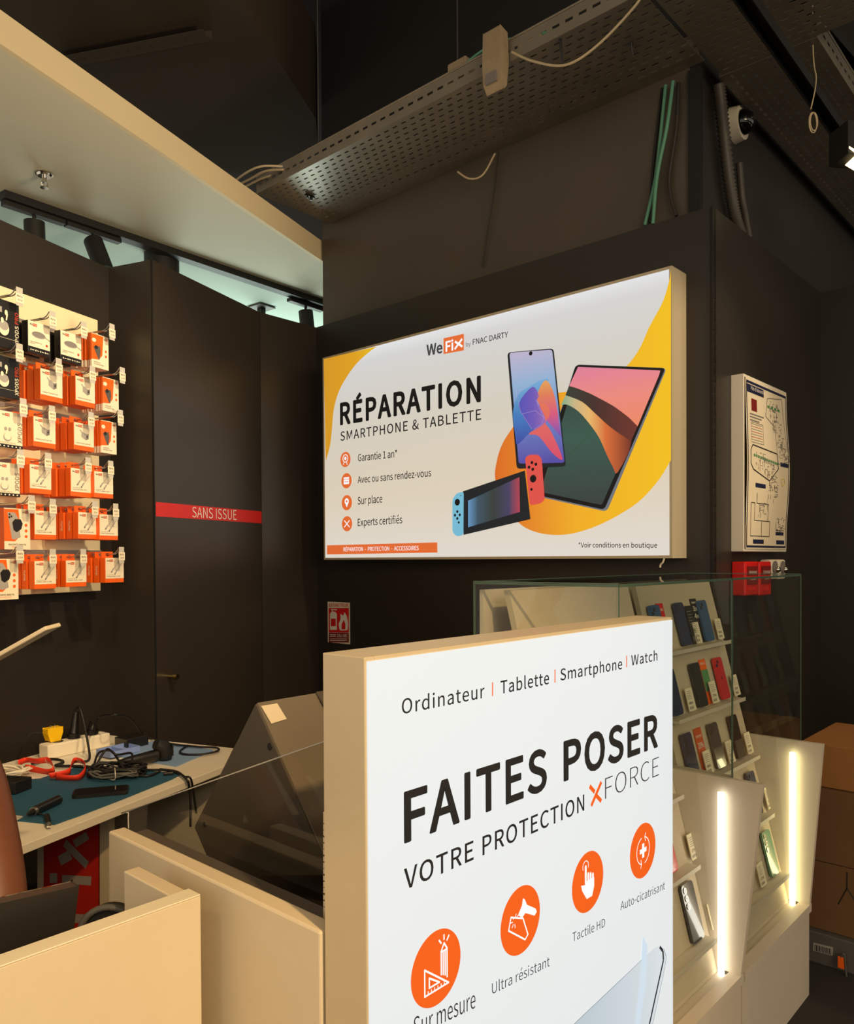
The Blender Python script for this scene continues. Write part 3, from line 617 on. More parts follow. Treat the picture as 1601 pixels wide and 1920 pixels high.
# slightly bowed sheet
def bow(a, z): f = (z-pz0)/(pz1-pz0); return PWd-0.004-0.016*math.sin(math.pi*min(1, max(0, (f-0.05)/0.9)))**2*(0.4+0.6*(a-pa0)/(pa1-pa0))
def sheet(a0, a1, q0, q1, m_, layer, mb, n=16):
    vs = []
    for i in range(n+1):
        z = q0+(q1-q0)*i/n
        for j in range(5): a = a0+(a1-a0)*j/4; vs.append(fa(a, bow(a, z)-0.0007*layer, z))
    mb.add(vs, [(i*5+j, i*5+j+1, (i+1)*5+j+1, (i+1)*5+j) for i in range(n) for j in range(4)], m_, True); return mb
W_, H_ = pa1-pa0, pz1-pz0
def ss(x0, x1, y0, y1, m_, layer, mb, n=4): return sheet(pa0+W_*x0, pa0+W_*x1, pz1-H_*y1, pz1-H_*y0, m_, layer, mb, n)
m = MB(); ss(0.02, 0.98, 0.015, 0.985, 'paper', 0, m, 24); m.build('sheet', t)
m = MB(); ss(0.04, 0.96, 0.03, 0.045, 'navy', 1, m); ss(0.04, 0.96, 0.965, 0.977, 'navy', 1, m); ss(0.035, 0.05, 0.03, 0.977, 'navy', 1, m, 20); ss(0.945, 0.96, 0.03, 0.977, 'navy', 1, m, 20)
ss(0.05, 0.42, 0.05, 0.095, 'navy', 1, m)
for a_, b_ in (((0.18, 0.42), (0.93, 0.955)), ((0.72, 0.92), (0.93, 0.955)), ((0.2, 0.42), (0.605, 0.63)), ((0.75, 0.94), (0.455, 0.48)), ((0.7, 0.9), (0.88, 0.90))): ss(a_[0], a_[1], b_[0], b_[1], 'navy', 1, m)
ss(0.14, 0.26, 0.125, 0.195, 'red_dark', 1, m)
def pl(pts, wd_, m_, layer=2):
    q = [(pa0+W_*x, pz1-H_*y) for x, y in pts]
    for (x0, y0), (x1, y1) in zip(q, q[1:]):
        L = math.hypot(x1-x0, y1-y0) or 1; nx, ny = -(y1-y0)/L*wd_/2, (x1-x0)/L*wd_/2
        v = [(x0+nx, y0+ny), (x1+nx, y1+ny), (x1-nx, y1-ny), (x0-nx, y0-ny)]
        m.add([fa(a, bow(a, z)-0.0007*layer, z) for a, z in v], [(0, 1, 2, 3)], m_)
pl([(0.5, 0.09), (0.85, 0.06), (0.9, 0.28), (0.97, 0.44), (0.7, 0.47), (0.65, 0.25), (0.45, 0.2), (0.5, 0.09)], 0.003, 'ink_grey')
pl([(0.1, 0.42), (0.14, 0.39), (0.68, 0.41), (0.7, 0.5), (0.5, 0.58), (0.15, 0.53), (0.1, 0.5), (0.1, 0.42)], 0.005, 'ink')
pl([(0.12, 0.72), (0.2, 0.72), (0.2, 0.82), (0.55, 0.82), (0.55, 0.91), (0.12, 0.91), (0.12, 0.72)], 0.003, 'ink')
pl([(0.24, 0.66), (0.24, 0.72), (0.5, 0.72), (0.5, 0.82)], 0.003, 'ink'); pl([(0.36, 0.82), (0.36, 0.91)], 0.003, 'ink')
pl([(0.7, 0.82), (0.7, 0.87), (0.9, 0.87)], 0.003, 'ink'); pl([(0.77, 0.56), (0.84, 0.55), (0.86, 0.58), (0.8, 0.6), (0.77, 0.57)], 0.004, 'plan_yellow')
for i in range(300):
    x, y = random.choice(((0.55, 0.12), (0.6, 0.22), (0.68, 0.30), (0.74, 0.37), (0.72, 0.36), (0.2, 0.44), (0.38, 0.48), (0.5, 0.56), (0.28, 0.72), (0.46, 0.62), (0.70, 0.81))); x += random.uniform(0, 0.2); y += random.uniform(-0.02, 0.07)
    if random.random() < 0.5: pl([(x, y), (x+random.uniform(0.02, 0.06), y)], 0.0022, 'ink_grey')
    else: pl([(x, y), (x, y+random.uniform(0.008, 0.03))], 0.0024, random.choice(('ink', 'ink_grey')))
for i in range(12): x = 0.16+i*0.045; ss(x, x+0.03, 0.44+i*0.002, 0.455+i*0.002, 'plan_green', 2, m, 1)
for i in range(4): ss(0.5+i*0.08, 0.55+i*0.08, 0.13, 0.145, 'plan_green', 2, m, 1)
for i in range(7): pl([(0.12, 0.27+i*0.015), (0.36, 0.27+i*0.015)], 0.0016, 'ink_red' if i % 2 else 'ink_grey')
pl([(0.12, 0.26), (0.38, 0.26), (0.38, 0.375), (0.12, 0.375), (0.12, 0.26)], 0.002, 'ink_grey')
G = Board(None, U, -V); a_ = fa(pa0+W_*0.08, PWd-0.016, pz1-H_*0.085)
G.textw("Plan d'intervention", a_, U*W_*0.32, 0.016, 'white_ink', 0, m); 
for i, y in enumerate((0.215, 0.232, 0.25)): pl([(0.1, y), (0.4-0.05*i, y)], 0.005, 'ink_grey')
m.build('print', t)
# red call boxes and emergency lamps
def wallbox(x0, x1, y0, y1, w): a0, a1 = PW(x0, 1080, w).dot(U), PW(x1, 1080, w).dot(U); return a0, a1, PW((x0+x1)/2, y1, w).z, PW((x0+x1)/2, y0, w).z
for i, (x0, x1, lb) in enumerate(((1397, 1421, 'red call box, left of the pair under the evacuation plan'), (1424, 1446, 'red call box, right of the pair under the evacuation plan'))):
    a0, a1, q0, q1 = wallbox(x0, x1, 1053, 1116, 1.28)
    t = thing('alarm_call_box', lb, 'alarm box', fa((a0+a1)/2, 1.31, q0), 'red call boxes')
    MB().box(fa, a0, a1, 1.28, 1.3398, q0, q1, 'red_plastic').build('housing', t, bevel=0.006)
    MB().box(fa, a0+0.02, a1-0.02, 1.274, 1.28, q1-0.10, q1-0.02, 'red_dark').build('name_plate', t)
    m = MB(); Board(None, U, -V).textw('DÉSENFUMAGE', fa(a0+0.03, 1.2735, q1-0.055), U*(a1-a0-0.06), 0.014, 'white_ink', 0, m); Board(None, U, -V).textw('SECOURS', fa(a0+0.045, 1.2735, q1-0.08), U*(a1-a0-0.09), 0.012, 'white_ink', 0, m); m.build('lettering', t)
    m = MB(); 
    for q in ((a0+0.035, a1-0.03, q0+0.10, q0+0.105), (a0+0.035, a1-0.03, q0+0.02, q0+0.025), (a0+0.035, a0+0.04, q0+0.025, q0+0.10), (a1-0.035, a1-0.03, q0+0.025, q0+0.10)): m.box(fa, q[0], q[1], 1.275, 1.28, q[2], q[3], 'red_plastic')
    m.build('pull_frame', t)
for i, (x0, x1, lb) in enumerate(((1448, 1460, 'cream twin-head emergency lamp, left of two beside the red call boxes'), (1462, 1475, 'cream emergency lamp, right of two beside the red call boxes'))):
    a0, a1, q0, q1 = wallbox(x0, x1, 1049, 1086, 1.28)
    t = thing('emergency_lamp', lb, 'emergency lamp', fa((a0+a1)/2, 1.31, q0), 'cream emergency lamps')
    MB().box(fa, a0, a1, 1.285, 1.3398, q0, q1, 'socket_white').build('housing', t, bevel=0.01)
    cc = fa((a0+a1)/2, 1.283, (q0*0.4+q1*0.6)); MB().cyl(cc, cc-V*0.004, 0.030, 'ink_grey', n=20).build('recess', t)
    MB().sphere(cc-V*0.01-ZZ*0.01, 0.016, 'chrome', 12).build('bulb', t)

# ------------------------------------------------------------------ goods panel
gb = thing('slatwall', 'cream slotted display panel covered with hanging accessories on the black wall', 'display panel', fb(2.4, 2.95, 1.39))
GP = 2.93
gz0, gz1 = PWB(191, 1107.5, GP).z, PWB(182, 600, GP).z; ga1 = PWB(186, 850, GP).dot(UB)
MB().box(fb, 1.5, ga1, GP, 2.9795, gz0, gz1, 'panel_cream').build('board', gb, bevel=0.002)
FW = 2.71                                # plane of the front of the goods
ROWS = [ # (kind, x0, x1, ytop_left, ybot_left, count)
 [('pods_black', -22, 36, 552, 643, 2), ('pad', 52, 93, 599, 659, 2), ('pad', 113, 152, 618, 675, 2), ('lens', 171, 203, 623, 686, 7)],
 [('pods_black', -22, 36, 660, 738, 2), ('charger', 75, 117, 690, 748, 3), ('charger', 141, 178, 704, 758, 2), ('lens', 192, 222, 706, 769, 8)],
 [('pods_white', -12, 42, 766, 836, 1), ('charger', 62, 104, 780, 836, 3), ('charger', 138, 176, 791, 842, 3), ('lens', 189, 218, 787, 848, 7)],
 [('pods_white', -18, 37, 864, 928, 1), ('cable', 55, 96, 870, 924, 3), ('cable', 132, 171, 877, 930, 4), ('cable', 176, 212, 883, 932, 2)],
 [('speaker', 7, 56, 952, 1030, 1), ('cable', 64, 105, 957, 1011, 3), ('cable', 146, 182, 960, 1010, 5), ('cable', 186, 221, 964, 1012, 3)],
 [('speaker', -16, 34, 1048, 1126, 1), ('cable', 64, 105, 1052, 1105, 3), ('cable', 123, 162, 1051, 1101, 3), ('cable', 197, 232, 1046, 1093, 4)]]
ROWN = ['top', 'second', 'third', 'fourth', 'fifth', 'bottom']; COLN = ['far left', 'left', 'middle', 'right']
NUMN = ['', 'second', 'third', 'fourth', 'fifth', 'sixth', 'seventh', 'eighth']
SHOP = 'WeFix'
KN = {'pods_black': ('earbud_box', 'black earbud box', 'earbud box'), 'pods_white': ('earbud_box', 'white earbud box', 'earbud box'), 'pad': ('charger_box', 'black charging pad box', 'charger box'),
      'charger': ('charger_box', 'orange wall charger box', 'charger box'), 'cable': ('cable_box', 'orange cable box', 'cable box'),
      'lens': ('lens_protector_pack', 'thin lens protector pack', 'protector pack'), 'speaker': ('speaker_box', 'orange phone speaker box', 'speaker box')}
GB = Board(None, UB, -VB)
def prod(kind, a0, a1, z0, z1, w, ri, ci, k, n):
    nm, ds, cat = KN[kind]; hook = '%s hook of the %s row' % (COLN[ci], ROWN[ri])
    lb = ('%s, foremost on the %s' % (ds, hook)) if k == 0 else ('%s, %s from the front on the %s' % (ds, NUMN[k], hook))
    if n == 1: lb = '%s hanging alone on the %s' % (ds, hook)
    th = {'lens': 0.012, 'pad': 0.035, 'cable': 0.030, 'charger': 0.034}.get(kind, 0.040)
    sh = random.uniform(-0.004, 0.004) if k else 0
    a0 += sh; a1 += sh; W = a1-a0; H = z1-z0
    t = thing(nm, lb, cat, fb((a0+a1)/2, w+th/2, z0), 'goods on the '+hook)
    body = {'pods_black': 'box_black', 'pods_white': 'box_white', 'pad': 'box_black', 'lens': 'orange', 'speaker': 'orange_dark'}.get(kind, 'orange')
    ct_ = MB().box(fb, a0, a1, w, w+th, z0, z1, body).build('carton', t, bevel=0.0012)
    if kind in ('cable', 'charger', 'lens'):
        hz = 0.028 if kind != 'lens' else 0.0
        if hz: 
            m = MB(); b0, b1 = a0+W*0.02, a0+W*0.62; zc = z1+hz*0.55
            m.box(fb, b0, a0+W*0.22, w+th*0.75, w+th*0.82, z1, z1+hz, 'orange'); m.box(fb, a0+W*0.42, b1, w+th*0.75, w+th*0.82, z1, z1+hz, 'orange'); m.box(fb, a0+W*0.22, a0+W*0.42, w+th*0.75, w+th*0.82, z1+hz*0.75, z1+hz, 'orange'); m.box(fb, a0+W*0.22, a0+W*0.42, w+th*0.75, w+th*0.82, z1, z1+hz*0.3, 'orange')
            m.build('hanging_tab', t)
    if kind == 'lens':
        MB().box(fb, a0-0.0004, a1+0.0004, w-0.0004, w+th-0.003, z0-0.0004, z0+H*0.2, 'box_white').build('white_foot', t)
    if k and kind in ('cable', 'charger') and ri >= 4:
        m = MB(); GB.textw(SHOP, fb(a0-0.0006, w+th*0.25, z0+H*0.30), ZZ*H*0.38, th*0.35, 'box_white', 0.01, m, up=VB); m.build('side_lettering', t)
    if k: return t
    m = MB(); e = w-0.0009
    def r(x0, x1, y0, y1, mm, d=0): m.add([fb(a0+W*x0, e-0.0005*d, z0+H*y0), fb(a0+W*x1, e-0.0005*d, z0+H*y0), fb(a0+W*x1, e-0.0005*d, z0+H*y1), fb(a0+W*x0, e-0.0005*d, z0+H*y1)], [(0, 1, 2, 3)], mm)
    def q(pts, mm, d=1): m.add([fb(a0+W*x, e-0.0005*d, z0+H*y) for x, y in pts], [list(range(len(pts)))], mm)
    def el(x, y, rx, ry, mm, d=1, n=20): q([(x+rx*math.cos(2*math.pi*i/n), y+ry*math.sin(2*math.pi*i/n)) for i in range(n)], mm, d)
    def tx(s, x0, x1, y, h, mm, d=2, off=0.0): GB.textw(s, fb(a0+W*x0, e-0.0005*d, z0+H*y), UB*W*(x1-x0), H*h, mm, off, m)
    def logo(x, y, s=1.0, dark='ink'):
        tx('We', x, x+0.13*s, y, 0.055*s, dark, 2, 0.015); r(x+0.14*s, x+0.32*s, y-0.015*s, y+0.075*s, 'ink_red', 1); tx('Fix', x+0.16*s, x+0.30*s, y+0.002, 0.052*s, 'box_white', 3, 0.015)
    if kind in ('cable', 'charger'):
        r(0.01, 0.99, 0.17, 1.0, 'box_white'); logo(0.08, 0.86)
        if kind == 'cable':
            tx('CABLE '+random.choice(('LIGHTNING USB-C', 'USB-C USB', 'LIGHTNING USB')), 0.08, 0.78, 0.24, 0.035, 'ink'); r(0.08, 0.45, 0.31, 0.32, 'ink_grey', 1)
            for ox, oy in ((0.38, 0.50), (0.56, 0.42)):
                q([(ox-0.06, oy-0.02), (ox-0.01, oy-0.06), (ox+0.10, oy+0.07), (ox+0.05, oy+0.11)], 'print_grey'); q([(ox-0.10, oy-0.07), (ox-0.06, oy-0.11), (ox-0.01, oy-0.06), (ox-0.06, oy-0.02)], 'ink_grey', 2)
                q([(ox+0.075, oy+0.09), (ox+0.09, oy+0.075), (ox+0.36, oy+0.37), (ox+0.345, oy+0.385)], 'print_grey')
        else:
            tx('CHARGEUR SECTEUR '+('USB-C' if ri == 1 else 'USB'), 0.08, 0.8, 0.24, 0.035, 'ink')
            q([(0.36, 0.50), (0.58, 0.40), (0.62, 0.44), (0.62, 0.62), (0.40, 0.70), (0.36, 0.66)], 'print_grey'); q([(0.58, 0.40), (0.72, 0.46), (0.72, 0.64), (0.58, 0.60)], 'ink_grey', 2); q([(0.28, 0.74), (0.38, 0.66), (0.40, 0.69), (0.30, 0.77)], 'print_grey', 2); q([(0.62, 0.49), (0.68, 0.52), (0.68, 0.57), (0.62, 0.55)], 'ink', 3)
    elif kind == 'pad':
        r(0.0, 1.0, 0.20, 1.0, 'box_white'); logo(0.08, 0.86); el(0.48, 0.60, 0.32, 0.10, 'print_grey', 1); el(0.48, 0.62, 0.30, 0.09, 'rail_grey', 2); q([(0.78, 0.58), (1.0, 0.50), (1.0, 0.52), (0.78, 0.60)], 'ink_grey', 2)
        tx('CHARGEUR MAGNÉTIQUE', 0.08, 0.62, 0.34, 0.03, 'ink'); tx('SANS FIL', 0.08, 0.32, 0.29, 0.03, 'ink'); el(0.85, 0.34, 0.05, 0.045, 'ink_red'); 
        for i in range(4): el(0.12+i*0.22, 0.10, 0.025, 0.03, 'box_white', 1, 8); r(0.17+i*0.22, 0.27+i*0.22, 0.09, 0.11, 'box_white', 1)
    elif kind == 'lens':
        r(0.0, 1.0, 0.0, 1.0, 'box_white'); q([(0.0, 0.22), (0.42, 0.25), (0.62, 0.40), (0.70, 0.98), (0.0, 0.98)], 'orange', 1); q([(0.10, 0.60), (0.48, 0.66), (0.52, 0.50), (0.46, 0.26), (0.38, 0.26)], 'grey_unit', 2); el(0.26, 0.60, 0.09, 0.06, 'ink', 3); el(0.14, 0.80, 0.12, 0.06, 'box_white', 2)
        tx('LENTILLES', 0.12, 0.5, 0.14, 0.035, 'ink'); tx('DE PROTECTION', 0.12, 0.68, 0.08, 0.035, 'ink'); logo(0.72, 0.88, 0.7); el(0.84, 0.55, 0.06, 0.04, 'orange', 1); el(0.84, 0.40, 0.06, 0.04, 'orange', 1)
    elif kind == 'speaker':
        r(0.0, 1.0, 0.0, 1.0, 'box_white'); q([(0.0, 0.20), (0.40, 0.20), (0.50, 0.26), (0.60, 0.60), (0.55, 0.98), (0.0, 0.98)], 'orange', 1); q([(0.12, 0.90), (0.40, 0.90), (0.52, 0.78), (0.62, 0.30), (0.38, 0.24), (0.28, 0.26)], 'print_grey', 2)
        for c_ in ((0.20, 0.85), (0.27, 0.80), (0.19, 0.78)): el(c_[0], c_[1], 0.035, 0.028, 'ink', 3, 10)
        q([(0.30, 0.66), (0.40, 0.74), (0.62, 0.74), (0.70, 0.64), (0.64, 0.50), (0.46, 0.42), (0.34, 0.48)], 'box_black', 4); tx('ENCEINTE SANS FIL', 0.16, 0.84, 0.10, 0.04, 'ink', 2, 0.01); tx('MAGNÉTIQUE', 0.28, 0.72, 0.05, 0.025, 'orange'); logo(0.70, 0.90, 0.7)
        for y in (0.60, 0.46, 0.32): el(0.84, y, 0.055, 0.04, 'orange', 1)
    elif kind == 'pods_black':
        r(0.0, 0.97, 0.20, 0.205, 'box_white'); GB.textw('XPODS', fb(a0+W*0.96, e-0.001, z0+H*0.10), ZZ*H*0.42, W*0.12, 'box_white', 0.01, m, up=-UB); GB.textw('PRO', fb(a0+W*0.96, e-0.001, z0+H*0.56), ZZ*H*0.24, W*0.12, 'ink_red', 0.01, m, up=-UB)
        el(0.48, 0.40, 0.17, 0.15, 'box_white', 1); el(0.48, 0.46, 0.15, 0.10, 'print_grey', 2); el(0.42, 0.56, 0.05, 0.06, 'box_white', 3); el(0.56, 0.74, 0.05, 0.06, 'box_white', 1); q([(0.56, 0.70), (0.62, 0.72), (0.58, 0.58), (0.54, 0.58)], 'box_white', 1); r(0.30, 0.42, 0.72, 0.84, 'print_grey', 1)
    else:
        r(0.0, 1.0, 0.0, 0.10, 'box_black'); logo(0.28, 0.88, 0.8)
        for i in range(6): el(0.2+i*0.14, 0.05, 0.03, 0.02, 'box_white', 1, 8)
        GB.textw('XPODS', fb(a0+W*0.97, e-0.001, z0+H*0.18), ZZ*H*0.55, W*0.15, 'ink_grey', 0.0, m, up=-UB); el(0.46, 0.30, 0.14, 0.12, 'print_grey', 1); el(0.46, 0.32, 0.12, 0.10, 'box_white', 2); el(0.40, 0.52, 0.05, 0.05, 'print_grey', 1); el(0.54, 0.52, 0.05, 0.05, 'print_grey', 1); tx('ÉCOUTEURS SANS FIL', 0.2, 0.75, 0.13, 0.025, 'ink')
    m.build('printed_front', ct_); return t
for ri, row in enumerate(ROWS):
    zr = None
    for ci, (kind, x0, x1, yt, yb, n) in enumerate(row):
        fwk = FW-0.02*(ci == 3)
        A_, B_ = PWB(x0, yt, fwk), PWB(x0, yb, fwk); a0, zt, zb_ = A_.dot(UB), A_.z, B_.z; a1 = PWB(x1, (yt+yb)/2, fwk).dot(UB)
        pitch_ = {'lens': 0.0165, 'pad': 0.058, 'cable': 0.040, 'charger': 0.044}.get(kind, 0.05)
        for k in range(n): prod(kind, a0, a1, zb_, zt, fwk+k*pitch_, ri, ci, k, n)
        hz = zt+(0.015 if kind in ('cable', 'charger') else -0.004 if kind == 'lens' else 0.012); ha = a0+(a1-a0)*(0.34 if kind in ('cable', 'charger') else 0.62)
        if kind in ('pods_black', 'pods_white', 'pad', 'lens', 'speaker'): hz = zt+0.02
        h = thing('display_hook', 'chrome hook with price tag, %s of the %s row' % (COLN[ci], ROWN[ri]), 'hook', fb(ha, GP-0.002, hz), 'display hooks')
        m = MB()
        for s in (-0.006, 0.006): m.tube(crom([fb(ha+s, GP-0.0125, hz), fb(ha+s, fwk+0.02, hz), fb(ha+s+0.01, fwk-0.015, hz+0.006), fb(ha+s+0.014, fwk-0.035, hz+0.028)], 5), 0.0024, 'chrome', 6)
        m.build('prongs', h)
        tz = hz+0.022; ta = ha+0.020; tw_ = fwk-0.037
        th_ = MB().box(fb, ta-0.013, ta+0.017, tw_-0.001, tw_, tz-0.060, tz+0.012, 'tag_clear').build('tag_holder', h)
        m = MB().box(fb, ta-0.016, ta+0.020, tw_-0.0025, tw_-0.0012, tz-0.048, tz-0.012, 'box_white')
        GB.textw(SHOP, fb(ta-0.010, tw_-0.003, tz-0.026), UB*0.024, 0.008, 'ink', 0.01, m, 1); GB.textw(random.choice(('19,99€', '29,99€', '24,99€', '14,99€')), fb(ta-0.008, tw_-0.003, tz-0.041), UB*0.022, 0.008, 'ink', 0.0, m, 1)
        m.build('price_tag', th_)
        zr = hz
    MB().box(fb, 1.5, ga1-0.004, GP-0.012, GP, zr-0.012, zr+0.022, 'rail_grey').build('slot_rail', gb)

# ------------------------------------------------------------------ workbench and what lies on it
DZ = 0.72; D0, D1, DF, DB = 0.55, 2.89, 1.985, 2.86
wk = thing('workbench', 'long white workbench along the black wall', 'desk', fb((D0+D1)/2, (DF+DB)/2, 0))
MB().box(fb, D0, D1, DF, DB, DZ-0.028, DZ, 'desk_white').build('worktop', wk, bevel=0.002)
MB().box(fb, D1-0.06, D1-0.03, DF+0.04, DB-0.02, 0, DZ-0.028, 'desk_white').build('side_panel', wk)
MB().box(fb, D0, D0+0.03, DF+0.04, DB-0.02, 0, DZ-0.028, 'desk_white').build('side_panel', wk)
MB().box(fb, D0+0.03, D1-0.06, DB-0.06, DB-0.04, 0.2, DZ-0.028, 'black_door').build('modesty_panel', wk)
def quadslab(name, pts, z, h, m_, lb, cat, px=True):
    q = [PZ(x, y, z) for x, y in pts]; return tag(MB().prism(q, (0, 0, h), m_).build(name, bevel=0.0015), lb, cat)
quadslab('work_mat', [(182, 1412), (285, 1392), (400, 1408), (330, 1438)], DZ+0.0005, 0.006, 'mat_blue', 'light blue work mat at the far end of the workbench', 'mat')
quadslab('work_mat', [(-60, 1530), (-60, 1470), (75, 1462), (150, 1438), (340, 1452), (322, 1462), (228, 1500), (150, 1530), (102, 1547)], DZ+0.0005, 0.005, 'mat_teal', 'dark teal work mat under the phone on the workbench', 'mat')
# power strip
t = thing('power_strip', 'white multi-socket power strip standing on the workbench by the wall', 'power strip', PZ(140, 1415, DZ))
s0, s1 = PZ(90, 1425, DZ), PZ(207, 1399, DZ); sd = (s1-s0).normalized(); sn = Vector((-sd.y, sd.x, 0)); SL = (s1-s0).length; sc = (s0+s1)/2+sn*0.035
MB().obox(sc+ZZ*0.03, sd*SL/2, sn*0.035, ZZ*0.03, 'socket_white').build('housing', t, bevel=0.006)
for f in (-0.55, 0.0, 0.55): MB().cyl(sc+sd*SL*0.5*f+ZZ*0.0601, sc+sd*SL*0.5*f+ZZ*0.063, 0.021, 'black_plastic', n=20).build('socket', t)
def plug(f, lb, m_, h, w, name='power_plug'):
    p = sc+sd*SL*0.5*f+ZZ*0.0631; t = thing(name, lb, 'plug', p)
    if m_ == 'yellow':
        MB().prism([p-sd*0.022, p+sd*0.022, p+sd*0.034+ZZ*0.035, p+sd*0.034+ZZ*0.058, p-sd*0.034+ZZ*0.058, p-sd*0.034+ZZ*0.035], sn*0.04, m_).build('body', t, bevel=0.006)
        MB().cyl(p+sn*0.02-sd*0.01+ZZ*0.058, p+sn*0.02-sd*0.01+ZZ*0.068, 0.004, 'chrome', n=8).cyl(p+sn*0.02+sd*0.01+ZZ*0.058, p+sn*0.02+sd*0.01+ZZ*0.068, 0.004, 'chrome', n=8).build('pin', t)
    else:
        MB().cyl(p, p+ZZ*0.02, 0.026, m_, n=20).build('rim', t); MB().tube([p+ZZ*0.02, p+ZZ*0.05+sd*0.004, p+ZZ*h+sd*0.012], [0.02, 0.016, 0.012], m_, 14).build('body', t, bevel=0.0)
    return p
plug(-0.62, 'yellow adapter plug on the left end of the power strip', 'yellow', 0.06, 0.03)
pb = plug(-0.05, 'tall black power plug in the middle of the power strip', 'black_plastic', 0.11, 0.02)
plug(0.55, 'low black plug at the right of the power strip', 'black_plastic', 0.04, 0.02)
def dc(name, pts, r, m_, lb, cat='cable', n=8): return tag(MB().tube(crom(pts, n), r, m_, 8).build(name), lb, cat)
zt = DZ+0.012
dc('power_cable', [pb+ZZ*0.11, pb+ZZ*0.13+Vector((0.03, -0.01, 0)), pb+ZZ*0.05+Vector((0.07, -0.05, 0)), PZ(168, 1420, zt), PZ(155, 1428, zt)], 0.005, 'black_rubber', 'black cable curving from the middle plug down to the bench')
dc('thin_cable', [PZ(175, 1375, DZ+0.10), PZ(185, 1345, DZ+0.13), PZ(215, 1340, DZ+0.16), PZ(243, 1346, DZ+0.12), PZ(262, 1370, DZ+0.04), PZ(275, 1378, DZ+0.015), PZ(300, 1390, DZ+0.015), PZ(330, 1396, DZ+0.015), PZ(370, 1400, DZ+0.015), PZ(405, 1402, DZ+0.012), PZ(408, 1408, zt), PZ(380, 1414, zt), PZ(345, 1414, zt), PZ(338, 1408, zt), PZ(352, 1398, zt)], 0.0045, 'black_rubber', 'black cable looping across the light blue mat')
dc('thin_cable', [PZ(100, 1380, DZ+0.07), PZ(60, 1375, DZ+0.09), PZ(42, 1405, DZ+0.04), PZ(35, 1432, zt), PZ(60, 1440, zt)], 0.002, 'black_rubber', 'thin black wire hanging left of the yellow plug')
dc('thick_cable', [PZ(60, 1432, zt), PZ(90, 1424, zt), PZ(112, 1425, zt), PZ(118, 1430, zt), PZ(105, 1436, zt), PZ(150, 1437, zt), PZ(210, 1442, zt)], 0.006, 'black_rubber', 'thick black cable lying behind the orange lanyards')
dc('bench_edge_cable', [PZ(235, 1438, zt), PZ(270, 1443, zt), PZ(310, 1444, zt), PZ(335, 1450, zt), PZ(350, 1462, zt), PWB(355, 1478, DF-0.008), PWB(357, 1510, DF-0.010), PWB(357, 1550, DF-0.012)], 0.0045, 'black_rubber', 'black cable running over the front edge of the workbench')
dc('bench_edge_cable', [PZ(300, 1442, zt), PZ(330, 1446, zt+0.002), PZ(346, 1456, zt+0.002), PZ(356, 1458, DZ+0.016), PWB(361, 1474, DF-0.012), PWB(368, 1525, DF-0.016)], 0.004, 'black_rubber', 'second black cable hanging over the workbench edge')
p = PZ(316, 1453, DZ+0.006); tag(MB().obox(p+ZZ*0.006, Vector((0.018, 0.006, 0)), Vector((-0.003, 0.009, 0)), ZZ*0.006, 'black_plastic').build('cable_connector', bevel=0.003), 'small black connector on the cable at the teal mat corner', 'connector')
# black adapter + blue tray
p = PZ(247, 1398, DZ+0.008); tag(MB().obox(p+ZZ*0.022, sd*0.055, sn*0.045, ZZ*0.022, 'black_plastic').build('power_adapter', bevel=0.003), 'black rectangular power adapter beside the light blue tray', 'adapter')
p = PZ(222, 1412, DZ+0.008); t = thing('parts_tray', 'small light blue plastic tray on the light blue mat', 'tray', p)
MB().obox(p+ZZ*0.004, sd*0.07, sn*0.05, ZZ*0.003, 'tray_blue').build('base', t)
m = MB()
for X_, Y_, a_, b_ in ((sd, sn, 0.07, 0.05), (sn, sd, 0.05, 0.07)):
    for s in (-1, 1): m.obox(p+X_*a_*s+ZZ*0.012, X_*0.002, Y_*b_, ZZ*0.012, 'tray_blue')
m.obox(p+ZZ*0.012, sd*0.002, sn*0.05, ZZ*0.010, 'tray_blue').build('walls', t)
# barcode scanner
p = PZ(250, 1440, DZ); q = PZ(290, 1432, DZ); d = (q-p).normalized(); nn = Vector((-d.y, d.x, 0))
t = thing('barcode_scanner', 'black handheld barcode scanner lying on the workbench', 'scanner', p)
MB().tube([p-d*0.06+ZZ*0.03, p-d*0.02+ZZ*0.03, p+d*0.05+ZZ*0.032, p+d*0.10+ZZ*0.034], [0.012, 0.019, 0.022, 0.024], 'black_plastic', 14).build('handle', t)
m = MB(); hc = p+d*0.125+ZZ*0.045
m.tube([hc-ZZ*0.035+d*0.01, hc-ZZ*0.01+d*0.012, hc+ZZ*0.02, hc+ZZ*0.035-d*0.03], [0.026, 0.034, 0.032, 0.022], 'black_rubber', 16).build('head', t)
MB().obox(hc+d*0.035, d*0.003, nn*0.022, ZZ*0.022, 'screen_black').build('window', t, bevel=0.002)
